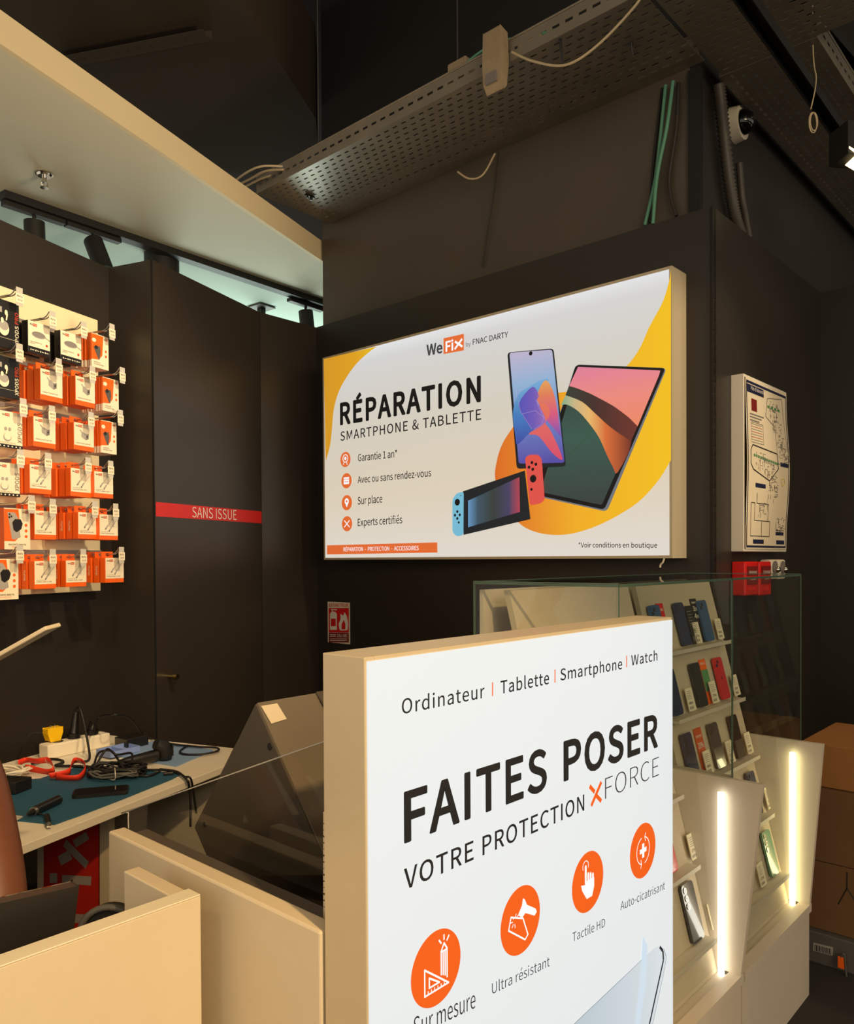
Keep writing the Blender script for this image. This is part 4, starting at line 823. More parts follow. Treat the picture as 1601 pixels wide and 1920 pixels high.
# coiled cable bundle
c = PZ(212, 1450, DZ+0.012); m = MB(); pts = []
for i in range(150):
    a = i/150*2*math.pi*7; R = 1+0.22*math.sin(i*0.31); pts.append(c+Vector((0.105*R*math.cos(a), 0.06*R*math.sin(a), 0.014+0.016*math.sin(i*0.7))))
m.tube(pts, 0.0042, 'black_rubber', 6); tag(m.build('cable_bundle'), 'tangled coil of black cable between the lanyards and the scanner', 'cable')
m = MB(); pts = []
c2 = PZ(212, 1460, DZ+0.012)
for i in range(80):
    a = i/80*2*math.pi*4; R = 1+0.1*math.sin(i*0.5); pts.append(c2+Vector((0.085*R*math.cos(a), 0.028*R*math.sin(a), 0.018+0.008*math.sin(i*0.9))))
m.tube(pts, 0.004, 'cable_grey', 6); tag(m.build('cable_bundle'), 'grey coiled cable held by a white tie in front of the black coil', 'cable')
tag(MB().tube(crom([PZ(215, 1440, DZ+0.05), PZ(216, 1448, DZ+0.05), PZ(215, 1462, DZ+0.02), PZ(203, 1460, DZ+0.012)], 4), 0.0018, 'cable_white', 6).build('cable_tie'), 'white tie around the grey coiled cable', 'cable tie')
dc('scanner_cable', [PZ(175, 1440, zt+0.02), PZ(185, 1412, DZ+0.05), PZ(208, 1408, DZ+0.07), PZ(222, 1425, DZ+0.05), PZ(240, 1448, DZ+0.02), PZ(275, 1455, zt), PZ(300, 1446, zt)], 0.0045, 'black_rubber', 'black scanner cord arching over the coils')
dc('scanner_cable', [PZ(180, 1435, zt+0.02), PZ(200, 1405, DZ+0.08), PZ(218, 1415, DZ+0.07), PZ(245, 1412, DZ+0.05), PZ(248, 1425, DZ+0.04)], 0.0045, 'black_rubber', 'second black cord arching behind the scanner handle')
# white cable bundle, black box at the left
c = PZ(8, 1452, DZ+0.01); pts = []
for i in range(90):
    a = i/90*2*math.pi*5; R = 1+0.2*math.sin(i*0.43); pts.append(c+Vector((0.085*R*math.cos(a), 0.06*R*math.sin(a), 0.012+0.010*math.sin(i*0.8))))
tag(MB().tube(pts, 0.004, 'cable_white', 6).build('cable_bundle'), 'coil of white cable at the left end of the workbench', 'cable')
p = PZ(16, 1486, DZ+0.006); tag(MB().obox(p+ZZ*0.022+Vector((0, 0.02, 0)), Vector((0.05, -0.01, 0)), Vector((0.01, 0.04, 0)), ZZ*0.022, 'black_plastic').build('charger_block', bevel=0.004), 'black charger block below the white cable coil', 'adapter')
# lanyards (ribbons standing on edge)
def ribbon(px, lb, h=0.026):
    q = crom([PZ(x, y, DZ+0.012+dz) for x, y, dz in px], 6); m = MB(); vs = []; N = len(q)
    for i, p in enumerate(q):
        tw2 = 0.5*math.sin(i*0.23); up = Vector((0.3*math.sin(tw2), -0.5*abs(math.sin(i*0.17)), 1)).normalized(); vs += [p, p+up*h]
    m.add(vs, [(2*i, 2*i+2, 2*i+3, 2*i+1) for i in range(N-1)], 'lanyard', True); t = thing('lanyard', lb, 'lanyard', q[0]-ZZ*0.01, 'orange lanyards')
    m.build('ribbon', t, solid=0.0006); c = q[-1]
    MB().cyl(c, c+Vector((0.02, -0.004, 0.002)), 0.004, 'chrome', n=8).torus(c+Vector((0.028, -0.005, 0.003)), 0.008, 0.0018, 'chrome', Vector((1, 0, 0)), Vector((0, 1, 0)), 12).build('clip', t)
    mb = MB(); i = N//2; dd = (q[min(i+5, N-1)]-q[i-5]); nrm = dd.cross(ZZ).normalized()
    if nrm.y > 0: nrm = -nrm
    Board(None, U, -V).textw(SHOP, q[i-5]+nrm*0.003+ZZ*0.008, dd, 0.014, 'box_white', 0.01, mb); mb.build('lettering', t)
ribbon([(34, 1437, 0), (50, 1430, 0.004), (70, 1432, 0.01), (92, 1432, 0.015), (103, 1446, 0.01), (90, 1452, 0), (62, 1448, 0), (50, 1444, 0.002)], 'orange lanyard with white lettering, left of the two')
ribbon([(104, 1462, 0), (125, 1464, 0), (150, 1462, 0), (162, 1448, 0.006), (158, 1434, 0.018), (142, 1430, 0.02), (133, 1440, 0.015), (130, 1452, 0.004), (95, 1460, 0)], 'orange lanyard with white lettering, right of the two')
# phone on the mat
def rslab(c, X, Y, N, w, h, th, r, m_, n=5):     # rounded slab, c = centre of the back, N thickness direction
    pts = []
    for sx, sy, a0 in ((1, 1, 0), (-1, 1, 90), (-1, -1, 180), (1, -1, 270)):
        for i in range(n+1):
            a = math.radians(a0+90*i/n); pts.append(c+X*((w/2-r)*sx+r*math.cos(a))+Y*((h/2-r)*sy+r*math.sin(a)))
    return MB().prism(pts, N*th, m_)
pA, pB = PZ(137, 1492, DZ+0.006), PZ(241, 1483, DZ+0.006); X_ = (pB-pA).normalized(); Y_ = ZZ.cross(X_)
t = thing('mobile_phone', 'black phone in a dark case lying on the teal mat', 'phone', (pA+pB)/2); c = (pA+pB)/2
rslab(c, X_, Y_, ZZ, (pB-pA).length*1.0, 0.088, 0.012, 0.014, 'black_plastic').build('case', t, bevel=0.002)
rslab(c+ZZ*0.0122, X_, Y_, ZZ, (pB-pA).length*0.93, 0.078, 0.0008, 0.011, 'screen_black').build('screen', t)
# pen tool and usb cable end
a, b = PZ(66, 1520, DZ+0.02), PZ(110, 1499, DZ+0.02); t = thing('cylindrical_tool', 'black cylindrical handheld tool with metal ring on the teal mat', 'tool', (a+b)/2-ZZ*0.015)
MB().cyl(a, b, 0.015, 'black_plastic', n=18).build('grip', t, bevel=0.003)
dd = (a-b).normalized(); MB().cyl(a+dd*-0.004, a+dd*0.012, 0.0135, 'steel', n=18).build('ring', t); MB().tube([a+dd*0.012, a+dd*0.04], [0.012, 0.003], 'black_plastic', 12).build('tip', t)
t = thing('usb_cable', 'short black cable with metal usb plug on the mat corner', 'cable', PZ(88, 1532, DZ+0.006))
MB().tube(crom([PZ(70, 1525, DZ+0.012), PZ(80, 1528, DZ+0.014), PZ(87, 1530, DZ+0.016)], 5), 0.003, 'black_rubber', 6).build('cord', t)
a = PZ(88, 1530, DZ+0.016); b = PZ(91, 1546, DZ+0.012); dd = (b-a).normalized(); MB().tube([a, b], 0.009, 'black_plastic', 8).build('plug_body', t); MB().obox(b+dd*0.008, dd*0.010, dd.cross(ZZ)*0.006, ZZ*0.003, 'chrome').build('metal_contact', t)
tag(MB().prism([PZ(x, y, DZ+0.006) for x, y in ((5, 1537), (22, 1529), (43, 1532), (30, 1540), (6, 1542))], (0, 0, 0.003), 'tag_clear').build('adhesive_strip'), 'clear adhesive strip on the near corner of the teal mat', 'tape')
m = MB(); Board(None, U, -V).textw('S', PZ(99, 1543, DZ+0.0062), Vector((0.008, 0, 0)), 0.012, 'white_ink', 0, m, up=Vector((0, 1, 0)))
# red standee under the bench
RP = 2.02
t = thing('red_display_board', 'red board with white shop lettering standing under the workbench', 'sign', PWB(140, 1760, RP+0.09))
R_ = Board(lambda x, y: PAB(x, y, 2.30), -VB, -UB)
def rb(x, y, z=0): return PAB(x, y, 2.30)
pl_ = [rb(82, 1545), rb(186, 1545), rb(186, 1800), rb(82, 1800)]
MB().prism(pl_, UB*0.02, 'red_dark').build('board', t)
mat('red_board', (196, 40, 26), 0.5)
m = MB(); R_.poly([(83, 1546), (185, 1546), (185, 1800), (83, 1800)], 'red_board', 1, m); m.build('red_face', t)
def q4(x0, y0, x1, y1, w): R_.line([(x0, y0), (x1, y1)], w, 'print_grey', 2, m)
m = MB(); q4(122, 1580, 164, 1622, 16); q4(112, 1614, 133, 1602, 18); q4(140, 1582, 165, 1566, 15)
R_.poly([(117, 1640), (172, 1643), (171, 1660), (117, 1656)], 'print_grey', 2, m); R_.poly([(94, 1637), (108, 1637), (108, 1655), (94, 1655)], 'print_grey', 2, m)
R_.poly([(133, 1713), (173, 1715), (173, 1733), (133, 1729)], 'print_grey', 2, m); R_.poly([(150, 1733), (166, 1733), (166, 1770), (150, 1770)], 'print_grey', 2, m); m.build('white_letter_shapes', t)
MB().prism([rb(187, 1535), rb(204, 1530), rb(204, 1800), rb(187, 1800)], UB*0.03, 'white_laminate').prism([rb(70, 1590), rb(81, 1585), rb(81, 1800), rb(70, 1800)], UB*0.03, 'white_laminate').build('side_post', t)
# white lamp head at the left
a, b = PY(-60, 1264, 2.2), PY(100, 1174, 2.2); d = (b-a).normalized(); t = thing('desk_lamp', 'slim white flat desk lamp head reaching in at the left', 'lamp', PZ(-150, 1480, DZ))
sidev = Vector((0.25, 0.95, 0.10)).normalized(); upv = d.cross(sidev).normalized()
if upv.z < 0: upv = -upv
MB().obox((a+b)/2, d*(b-a).length/2, sidev*0.03, upv*0.006, 'white_laminate').build('head', t, bevel=0.003)
e = PZ(-150, 1480, DZ); MB().tube([a, a-d*0.1, e+ZZ*0.3, e], 0.012, 'white_laminate', 10).build('arm', t); MB().cyl(e, e+ZZ*0.02, 0.08, 'white_laminate', n=24).build('base', t)

# ------------------------------------------------------------------ shop counter
CZ = 1.005
ct = thing('shop_counter', 'cream shop counter with raised front panel beside the standing lightbox', 'counter', fa(0.77, 1.2, 0))
MB().box(fa, 0.750, 0.785, 0.893, 1.548, 0, CZ, 'white_laminate').build('front_panel', ct, bevel=0.004)
MB().box(fa, 0.786, 1.45, 0.90, 1.60, 0.80, 0.83, 'grey_stand_light').build('worktop', ct)
MB().box(fa, 1.40, 1.44, 0.90, 1.60, 0, 0.799, 'white_laminate').box(fa, 0.79, 1.39, 1.57, 1.60, 0, 0.799, 'white_laminate').build('carcass', ct)
MB().box(fa, 0.786, 0.83, 0.93, 1.54, 0.832, 0.99, 'grey_stand').build('inner_ledge', ct)
# plexi screen
ps = thing('protective_screen', 'clear acrylic screen rising behind the counter front panel', 'screen', fa(0.85, 1.2, 0.99))
pp = [PA(241, 1553, 0.845), PA(241, 1524, 0.845), PA(249, 1517, 0.845), PA(612, 1389, 0.845), PA(640, 1380, 0.845)]; b0 = PA(640, 1740, 0.845); pp.append(b0)
MB().prism(pp, U*0.004, 'plexi').build('sheet', ps)
m = MB().tube(crom(pp[:5], 3), 0.0014, 'tag_clear', 5); m.build('polished_edge', ps)
# low desk shield
ls = thing('low_counter_screen', 'pale low cabinet panel with mitred top edge at the lower left', 'counter', fa(0.3, 1.15, 0))
a1_ = PZ(376.5, 1679, CZ).dot(U)
MB().box(fa, -0.6, a1_, 1.137, 1.155, 0, CZ-0.001, 'white_laminate').build('front_panel', ls, bevel=0.001)
MB().box(fa, -0.6, a1_, 1.1372, 1.172, CZ-0.0005, CZ+0.002, 'white_edge').build('top_edge', ls, bevel=0.001)
MB().box(fa, -0.6, a1_, 1.1555, 1.172, 0, CZ-0.001, 'white_laminate').build('inner_panel', ls)
MB().box(fa, a1_-0.030, a1_-0.001, 1.173, 1.335, 0, CZ-0.003, 'white_laminate').build('return_panel', ls, bevel=0.002)
MB().box(fa, -0.6, a1_-0.10, 1.173, 1.60, 0.55, 0.58, 'desk_white').build('inner_desk', ls)
# monitor
mp = PW(149, 1657, 1.24); mo = thing('monitor', 'black flat monitor seen from behind inside the low counter', 'monitor', fa(0.2, 1.25, 0.581))
ma1 = mp.dot(U); mz = mp.z; q = [PW(-40, 1703, 1.24), PW(145, 1661, 1.24), PW(149, 1657, 1.24), PW(133, 1790, 1.24), PW(128, 1830, 1.24), PW(-40, 1860, 1.24)]
MB().prism(q, V*0.022, 'monitor_shell').build('back_shell', mo, bevel=0.003)
MB().prism([x+V*0.0225 for x in q], V*0.004, 'screen_black').build('screen', mo)
cc = (q[0]+q[3])/2; cc = fa(cc.dot(U)-0.05, 1.25, 0.581); MB().cyl(cc+ZZ*0.01, cc+ZZ*0.2, 0.02, 'black_plastic').build('neck', mo); MB().cyl(cc, cc+ZZ*0.01, 0.06, 'black_plastic', n=28).build('foot', mo)
# chair
cp = PY(196, 1710, 1.42); ch = thing('office_chair', 'dark office chair back peeping over the low counter', 'chair', Vector((cp.x, cp.y+0.2, 0)))
c = Vector((cp.x, cp.y, cp.z)); pts = [c+Vector((0.055*math.cos(t), 0.02, 0.055*math.sin(t)-0.055)) for t in [math.pi*i/16 for i in range(17)]]
MB().tube(pts, 0.006, 'cable_grey', 8).build('back_rim', ch); MB().prism([p+Vector((0, 0.004, 0)) for p in pts]+[c+Vector((-0.055, 0.024, -0.25)), c+Vector((0.055, 0.024, -0.25))], (0, 0.02, 0), 'black_rubber').build('backrest', ch)
b = Vector((cp.x-0.36, cp.y+0.34, 0)); MB().cyl(b+ZZ*0.46, b+ZZ*0.52, 0.2, 'black_rubber', n=28).build('seat', ch, bevel=0.015); MB().cyl(b+ZZ*0.08, b+ZZ*0.46, 0.025, 'chrome').build('post', ch)
MB().tube([c+Vector((0, 0.03, -0.3)), b+Vector((0, -0.12, 0.45)), b+Vector((0, 0, 0.455))], 0.012, 'black_plastic', 8).build('back_support', ch)
for i in range(5): q_ = 2*math.pi*i/5; e = b+Vector((0.26*math.cos(q_), 0.26*math.sin(q_), 0.06)); MB().tube([b+ZZ*0.09, e], [0.02, 0.012], 'black_plastic', 8).sphere(e-ZZ*0.032, 0.028, 'black_rubber', 10).build('leg', ch)

# POS stand on the counter (folded sheet-metal wedge)
WZ = 0.831
ws = thing('till_stand', 'grey folded metal till stand with a white sticker on the counter', 'till stand', fa(1.15, 1.38, WZ))
a0_ = 1.00
e1_, e2_, e3_ = PA(365, 1552, a0_), PA(479, 1320, a0_), PA(620, 1640, a0_)
bl_ = PA(404, 1592, a0_); bl_.z = max(bl_.z, WZ+0.005)
near = [e1_, e2_, e3_, Vector((bl_.x, bl_.y, WZ+0.005))]
wa, wz_ = e2_.dot(V), e2_.z
MB().prism(near, U*0.003, 'grey_stand').build('side_plate', ws)
# sloping cover, extruded along the row
LT = 0.55
MB().prism([e2_+U*0.003, e3_+U*0.003, e3_+U*(LT), e2_+U*(LT)], (e3_-e2_).cross(U).normalized()*0.004, 'grey_stand_light').build('sloped_cover', ws)
MB().prism([e1_+U*0.003, e2_+U*0.003, e2_+U*LT, e1_+U*LT], (e2_-e1_).cross(U).normalized()*0.004, 'screen_black').build('screen', ws)
MB().prism([x+U*LT for x in near], U*0.003, 'grey_stand').build('side_plate', ws)
m = MB()
for x, y, r in ((506, 1400, 0.0075), (384, 1546, 0.006)): p = PA(x, y, a0_-0.0006); m.cyl(p, p-U*0.0008, r, 'chrome', n=16); m.cyl(p-U*0.0008, p-U*0.0012, r*0.8, 'ink', n=16)
m.build('cable_hole', ws)
sl = (e3_-e2_).normalized(); nrm = U.cross(sl).normalized()
if nrm.dot(-V) < 0: nrm = -nrm
st = e2_+U*0.006+sl*0.010+nrm*0.006
MB().prism([st, st+U*0.042, st+U*0.048+sl*0.040, st+U*0.006+sl*0.044], nrm*0.0006, 'paper').build('white_sticker', ws)
MB().prism([e2_+U*0.16+nrm*0.006, e2_+U*0.26+nrm*0.006, e2_+U*0.26+nrm*0.02+sl*0.11, e2_+U*0.16+nrm*0.02+sl*0.11], nrm*0.004, 'grey_stand').build('clear_cover', ws)
# plug and cord on the counter
a = PZ(520, 1612, 0.87); t = thing('cable_plug', 'black cable plug with metal connectors below the till stand', 'plug', a-ZZ*0.02)
b = PZ(545, 1605, 0.88); MB().obox((a+b)/2, (b-a)/2, Vector((0, 0.012, 0)), ZZ*0.010, 'black_plastic').build('body', t, bevel=0.003)
for x, y in ((512, 1620), (556, 1625)): p = PZ(x, y, 0.87); MB().cyl(p, p+Vector((0.018, -0.01, 0.0)), 0.007, 'chrome', n=12).build('connector', t)
tag(MB().tube(crom([PZ(465, 1546, 0.98), PZ(500, 1548, 0.98), PZ(540, 1540, 0.985), PZ(580, 1520, 0.99), PZ(625, 1500, 0.99)], 6), 0.003, 'cable_grey', 6).build('grey_cord'), 'grey cord draped across the till stand', 'cable')
# white labelled pack between the counter and the standing sign
t = thing('label_roll_box', 'slim white pack with barcode label squeezed behind the standing sign', 'box', PA(610, 1728, 0.80))
q = [PA(606, 1728, 0.80), PA(622, 1728, 0.80), PA(622, 1522, 0.80), PA(606, 1522, 0.80)]
MB().prism(q, U*0.02, 'paper').build('carton', t, bevel=0.003)
LB = Board(lambda x, y: PA(x, y, 0.7995), -V, -U); m = MB()
for i in range(14): LB.line([(607, 1700-i*12), (611.5, 1700-i*12)], 1.0+(i % 3)*1.2, 'ink', 1, m)
m.build('barcode', t)

# ------------------------------------------------------------------ standing lightbox
SP = 0.798; s0 = PW(683, 1233, SP).dot(U); zt_ = PW(683, 1233, SP).z; s1 = PW(1260, 1500, SP).dot(U); SB = SP+0.088
sg = thing('standing_lightbox', 'tall backlit standing lightbox advertising screen protection', 'sign', fa((s0+s1)/2, (SP+SB)/2, 0))
m = MB(); zb0 = 0.03
for q in ((s0, s0+0.02, zb0, zt_), (s1-0.02, s1, zb0, zt_), (s0+0.02, s1-0.02, zb0, zb0+0.02), (s0+0.02, s1-0.02, zt_-0.02, zt_)): m.box(fa, q[0], q[1], SP, SB, q[2], q[3], 'lightbox_frame')
m.build('frame', sg, bevel=0.0015)
MB().box(fa, s0+0.02, s1-0.02, SB-0.01, SB-0.002, zb0+0.02, zt_-0.02, 'lightbox_white').build('back_panel', sg)
MB().box(fa, s0+0.05, s0+0.1, SP-0.1, SB+0.012, 0, 0.03, 'lightbox_frame').build('foot', sg); MB().box(fa, s1-0.1, s1-0.05, SP-0.1, SB+0.012, 0, 0.03, 'lightbox_frame').build('foot', sg)
MB().box(fa, s0+0.004, s1-0.002, SP-0.0022, SP+0.001, zb0+0.004, zt_-0.006, 'bl_white_stand').build('printed_textile', sg)
S = Board(lambda x, y: PW(x, y, SP-0.0022), U, -V, step=0.0005)
m = MB()
for t_, a_, b_, c_, o_, mm in (('Ordinateur', (753, 1339), (908, 1308), 1311, 0.003, 'bl_ink'), ('Tablette', (938, 1301), (1029, 1282), 1277, 0.006, 'bl_ink'), ('Smartphone', (1050, 1276), (1166, 1254), 1254.5, 0.006, 'bl_ink'), ('Watch', (1183, 1248), (1232, 1238), 1229, 0.006, 'bl_ink'),
    ('FAITES', (757, 1579), (1025, 1477), 1488, 0.018, 'bl_ink'), ('POSER', (1056, 1463), (1233, 1398), 1393, 0.022, 'bl_ink'), ('VOTRE PROTECTION', (757, 1669), (1095, 1519), 1630, 0.008, 'bl_ink'), ('FORCE', (1134, 1499), (1235, 1454), 1458.5, -0.014, 'bl_ink'),
    ('Sur mesure', (775, 1944), (891, 1889), 1908, -0.003, 'bl_ink'), ('Ultra résistant', (922, 1864), (1030, 1811), 1843.5, -0.004, 'bl_ink'), ('Tactile HD', (1073, 1766), (1134, 1737), 1749, -0.004, 'bl_ink'), ('Auto-cicatrisant', (1163, 1707), (1246, 1667), 1691, -0.004, 'bl_ink')):
    S.text(t_, a_, b_, c_, mm, o_, 1, m, 4, 1.04 if o_ > 0.002 else 1.0)
m.build('lettering', sg)
m = MB()
for x, y0, y1 in ((923, 1279, 1305), (1040, 1255, 1280), (1174.5, 1229, 1251)): S.line([(x, y0), (x, y1)], 3.2, 'bl_orange', 1, m)
S.line([(1108, 1511), (1127, 1466)], 8, 'bl_orange', 1, m); S.line([(1105, 1474), (1114.5, 1485)], 8, 'bl_orange', 1, m); S.line([(1117, 1491), (1127, 1502)], 8, 'bl_orange', 1, m)
m.build('orange_marks_print', sg)
CI = [((818, 1814.5), 774, 861), ((976, 1725), 941, 1011), ((1102, 1653), 1074, 1130), ((1205, 1594.5), 1182, 1228)]
for i, (c, xl, xr) in enumerate(CI):
    r = (S.pt((xr, c[1]))-S.pt((xl, c[1]))).length/2; m = MB(); S.disc(c, r, 'bl_orange', 1, m, 64); W = 'bl_white_icon'; cw = S.pt(c, 2)
    def L(pts, w=0.035, closed=False, W=W):
        q = [cw+U*r*x+ZZ*r*y for x, y in pts]
        if closed: q.append(q[0])
        for a, b in zip(q, q[1:]):
            d = (b-a).normalized(); e = V.cross(d)*w*r*0.7; a2, b2 = a-d*w*r*0.5, b+d*w*r*0.5; m.add([a2+e, b2+e, b2-e, a2-e], [(0, 1, 2, 3)], W)
    def PL(pts, W=W, k=0): 
        m.add([cw+U*r*x+ZZ*r*y-V*0.0004*k for x, y in pts], [list(range(len(pts)))], W)
    if i == 0:
        L([(-0.48, 0.12), (-0.48, -0.58), (0.48, -0.58)], closed=True); L([(-0.30, -0.16), (-0.30, -0.42), (0.10, -0.42)], closed=True)
        L([(0.18, -0.25), (0.18, 0.38), (0.30, 0.56), (0.42, 0.38), (0.42, -0.40)]); L([(0.26, -0.28), (0.26, 0.34)]); L([(0.34, -0.32), (0.34, 0.34)]); L([(0.18, 0.36), (0.42, 0.36)])
        for x in (-0.35, -0.22, -0.09, 0.04, 0.17, 0.30): L([(x, -0.58), (x, -0.49)], 0.02)
        L([(0.30, 0.66), (0.30, 0.78)]); L([(0.18, 0.60), (0.10, 0.70)]); L([(0.42, 0.60), (0.50, 0.70)])
    elif i == 1:
        L([(-0.5, 0.25), (0.1, 0.02), (0.35, -0.55), (0.2, -0.65), (-0.62, -0.1)], closed=True); PL([(-0.15, 0.20), (0.05, 0.42), (0.10, 0.62), (0.20, 0.55), (0.30, 0.36), (0.75, 0.10), (0.82, -0.02), (0.70, -0.10), (0.22, 0.14), (0.05, 0.05)])
        for a in (0.6, 1.2, 2.2, 3.1, 4.0, 4.8): L([(-0.32+0.1*math.cos(a), 0.08+0.1*math.sin(a)), (-0.32+0.2*math.cos(a), 0.08+0.2*math.sin(a))], 0.02)
    elif i == 2:
        PL([(-0.10, -0.55), (0.25, -0.55), (0.38, -0.25), (0.38, 0.05), (-0.20, 0.05), (-0.20, -0.05), (-0.45, 0.0), (-0.38, -0.2)])
        for x, t_ in ((-0.16, 0.60), (0.0, 0.32), (0.15, 0.28), (0.30, 0.22)): PL([(x-0.055, 0.0), (x+0.055, 0.0), (x+0.055, t_-0.04), (x+0.02, t_), (x-0.02, t_), (x-0.055, t_-0.04)])
        S.ring((c[0], c[1]), 0, 0, W, 2, m, 2) if False else None
        L([(-0.16+0.18*math.cos(a), 0.56+0.18*math.sin(a)) for a in [math.pi*(-0.15+1.3*k/12) for k in range(13)]], 0.02)
    else:
        L([(-0.2, 0), (0.2, 0)], 0.12); L([(0, -0.2), (0, 0.2)], 0.12)
        for s in (0, math.pi): L([(0.5*math.cos(a+s), 0.5*math.sin(a+s)) for a in [math.radians(-75+150*k/14) for k in range(15)]], 0.025); a = math.radians(75)+s; L([(0.5*math.cos(a)+0.14*math.cos(a-0.2), 0.5*math.sin(a)+0.14*math.sin(a-0.2)), (0.5*math.cos(a), 0.5*math.sin(a)), (0.36*math.cos(a-0.25), 0.36*math.sin(a-0.25))], 0.025)
    m.build('orange_icon_print', sg)
S.poly([(1074, 1921), (1140, 1858), (1207, 1795), (1224, 1779), (1232, 1774.5), (1239, 1774), (1245, 1781), (1248, 1795), (1244, 1822), (1214, 1960), (1100, 2060), (1020, 1990)], 'bl_glass', 1).build('screen_glass_print', sg)
m = MB(); S.line([(1236, 1775), (1242, 1783), (1243, 1800), (1232, 1850), (1208, 1960)], 5.5, 'bl_rim', 2, m); S.line([(1244, 1779), (1248.5, 1795), (1244, 1822), (1214, 1960)], 1.0, 'bl_rim', 2, m); S.line([(1074, 1921), (1207, 1795)], 0.8, 'bl_rim', 2, m); m.build('phone_edge_print', sg)
S.poly([(1204, 1755), (1213, 1772), (1210, 1840), (1196, 1935), (1188, 1935), (1200, 1830)], 'bl_film', 3).build('film_print', sg)

# ------------------------------------------------------------------ display cases
BZ0, BW0, BS = 0.43, 0.968, 0.255
def bw(z): return BW0+(z-BZ0)*BS
UPB = (ZZ+V*BS).normalized(); NB = UPB.cross(U).normalized()
if NB.dot(-V) < 0: NB = -NB
BN = -NB; BC = BN.dot(fa(0, bw(0.43), 0.43))
def PB(x, y): return on(x, y, BN, BC)
SHZ = (0.43, 0.632, 0.832, 1.035, 1.24)
CASES = [(1.66, 2.335, 'near'), (2.345, 2.97, 'far')]
for ci, (a0, a1, nm) in enumerate(CASES):
    t = thing('display_case', 'cream display case with glass top, %s' % ('nearer one, hidden behind the standing lightbox' if ci == 0 else 'farther one with rows of phones by the wall'), 'display case', fa((a0+a1)/2, 1.15, 0), 'phone display cases')
    if ci == 0: MB().box(fa, a0, 1.795, 0.909, 1.335, 0, 0.30, 'case_white').box(fa, 1.795, a1, 0.878, 1.335, 0, 0.30, 'case_white').build('base', t)
    else: MB().box(fa, a0, a1, 0.878, 1.335, 0, 0.30, 'case_white').build('base', t, bevel=0.001)
    MB().box(fa, a0 if ci else 1.795, a1, 0.870, 0.907, 0.30, 0.328, 'case_white').build('sill', t); MB().box(fa, a0+0.02, a1-0.02, 0.9075, 1.33, 0.30, 0.318, 'case_white').build('inner_floor', t)
    for k, a in enumerate((a0, a1-0.018)):
        pr = [(0.872, 0.328), (0.828 if ci else 0.810, 0.898), (1.335, 0.898), (1.335, 0.328)] 
        if k == 0: pr = [(0.908, 0.328), (0.908, 0.898), (1.335, 0.898), (1.335, 0.328)]
        MB().prism([fa(a, w, z) for w, z in pr], U*0.018, 'case_white').build('side_panel', t, bevel=0.0015)
    # slanted back board with its ledges
    MB().prism([fa(a0+0.02, bw(0.32), 0.32), fa(a0+0.02, bw(1.465), 1.465), fa(a0+0.02, bw(1.465)+0.018, 1.465), fa(a0+0.02, bw(0.32)+0.018, 0.32)], U*(a1-a0-0.04), 'fabric_beige').build('slanted_board', t)
    MB().box(fa, a0+0.02, a1-0.02, 1.318, 1.33, 0.32, 1.465, 'case_white').build('back_panel', t)
    for z in SHZ[:(3 if ci == 0 else 5)]:
        MB().box(fa, a0+0.022, a1-0.050, bw(z)-0.038, bw(z)-0.001, z-0.009, z, 'case_white').box(fa, a0+0.022, a1-0.050, bw(z)-0.041, bw(z)-0.038, z-0.009, z+0.004, 'case_white').build('phone_ledge', t)
    x0, x1 = (a0, a1+0.004) if ci == 0 else (a0-0.004, a1)
    MB().box(fa, x0, x1-0.001, 0.907, 0.912, 0.33, 1.480, 'glass').build('front_pane', t)
    MB().box(fa, x0, x1-0.001, 0.907, 1.335, 1.481, 1.487, 'glass').build('top_pane', t)
    ea = x0 if ci == 0 else x1-0.006
    MB().box(fa, ea, ea+0.005, 0.9125, 1.335, 0.90, 1.480, 'glass').build('end_pane', t)
    if ci == 0: MB().box(fa, x1-0.006, x1-0.002, 0.9125, 1.31, 0.90, 1.480, 'glass').build('end_pane', t)
    m = MB()
    for a in (x0, x1-0.004): m.box(fa, a, a+0.003, 0.9045, 0.9068, 0.33, 1.487, 'glass_green')
    m.box(fa, x0, x1, 0.9045, 0.9068, 1.4805, 1.487, 'glass_green'); m.box(fa, ea-0.001, ea+0.006, 0.9068, 1.335, 1.4875, 1.489, 'glass_green'); m.box(fa, x0, x1, 1.333, 1.336, 1.481, 1.488, 'glass_green')
    if ci == 0: m.box(fa, x0-0.0012, x0-0.0002, 0.905, 1.335, 1.4805, 1.487, 'glass_green'); m.box(fa, x0-0.001, x0+0.003, 1.331, 1.335, 0.9, 1.487, 'glass_green')
    m.build('glass_edge', t)
    # light tube
    la = a1-0.034; lm = 'led_warm' if ci else 'led_white'
    MB().cyl(fa(la, 0.924, 0.319), fa(la, 0.924, 0.858), 0.0095, lm, n=14).build('led_strip', t, label='glowing vertical light strip')
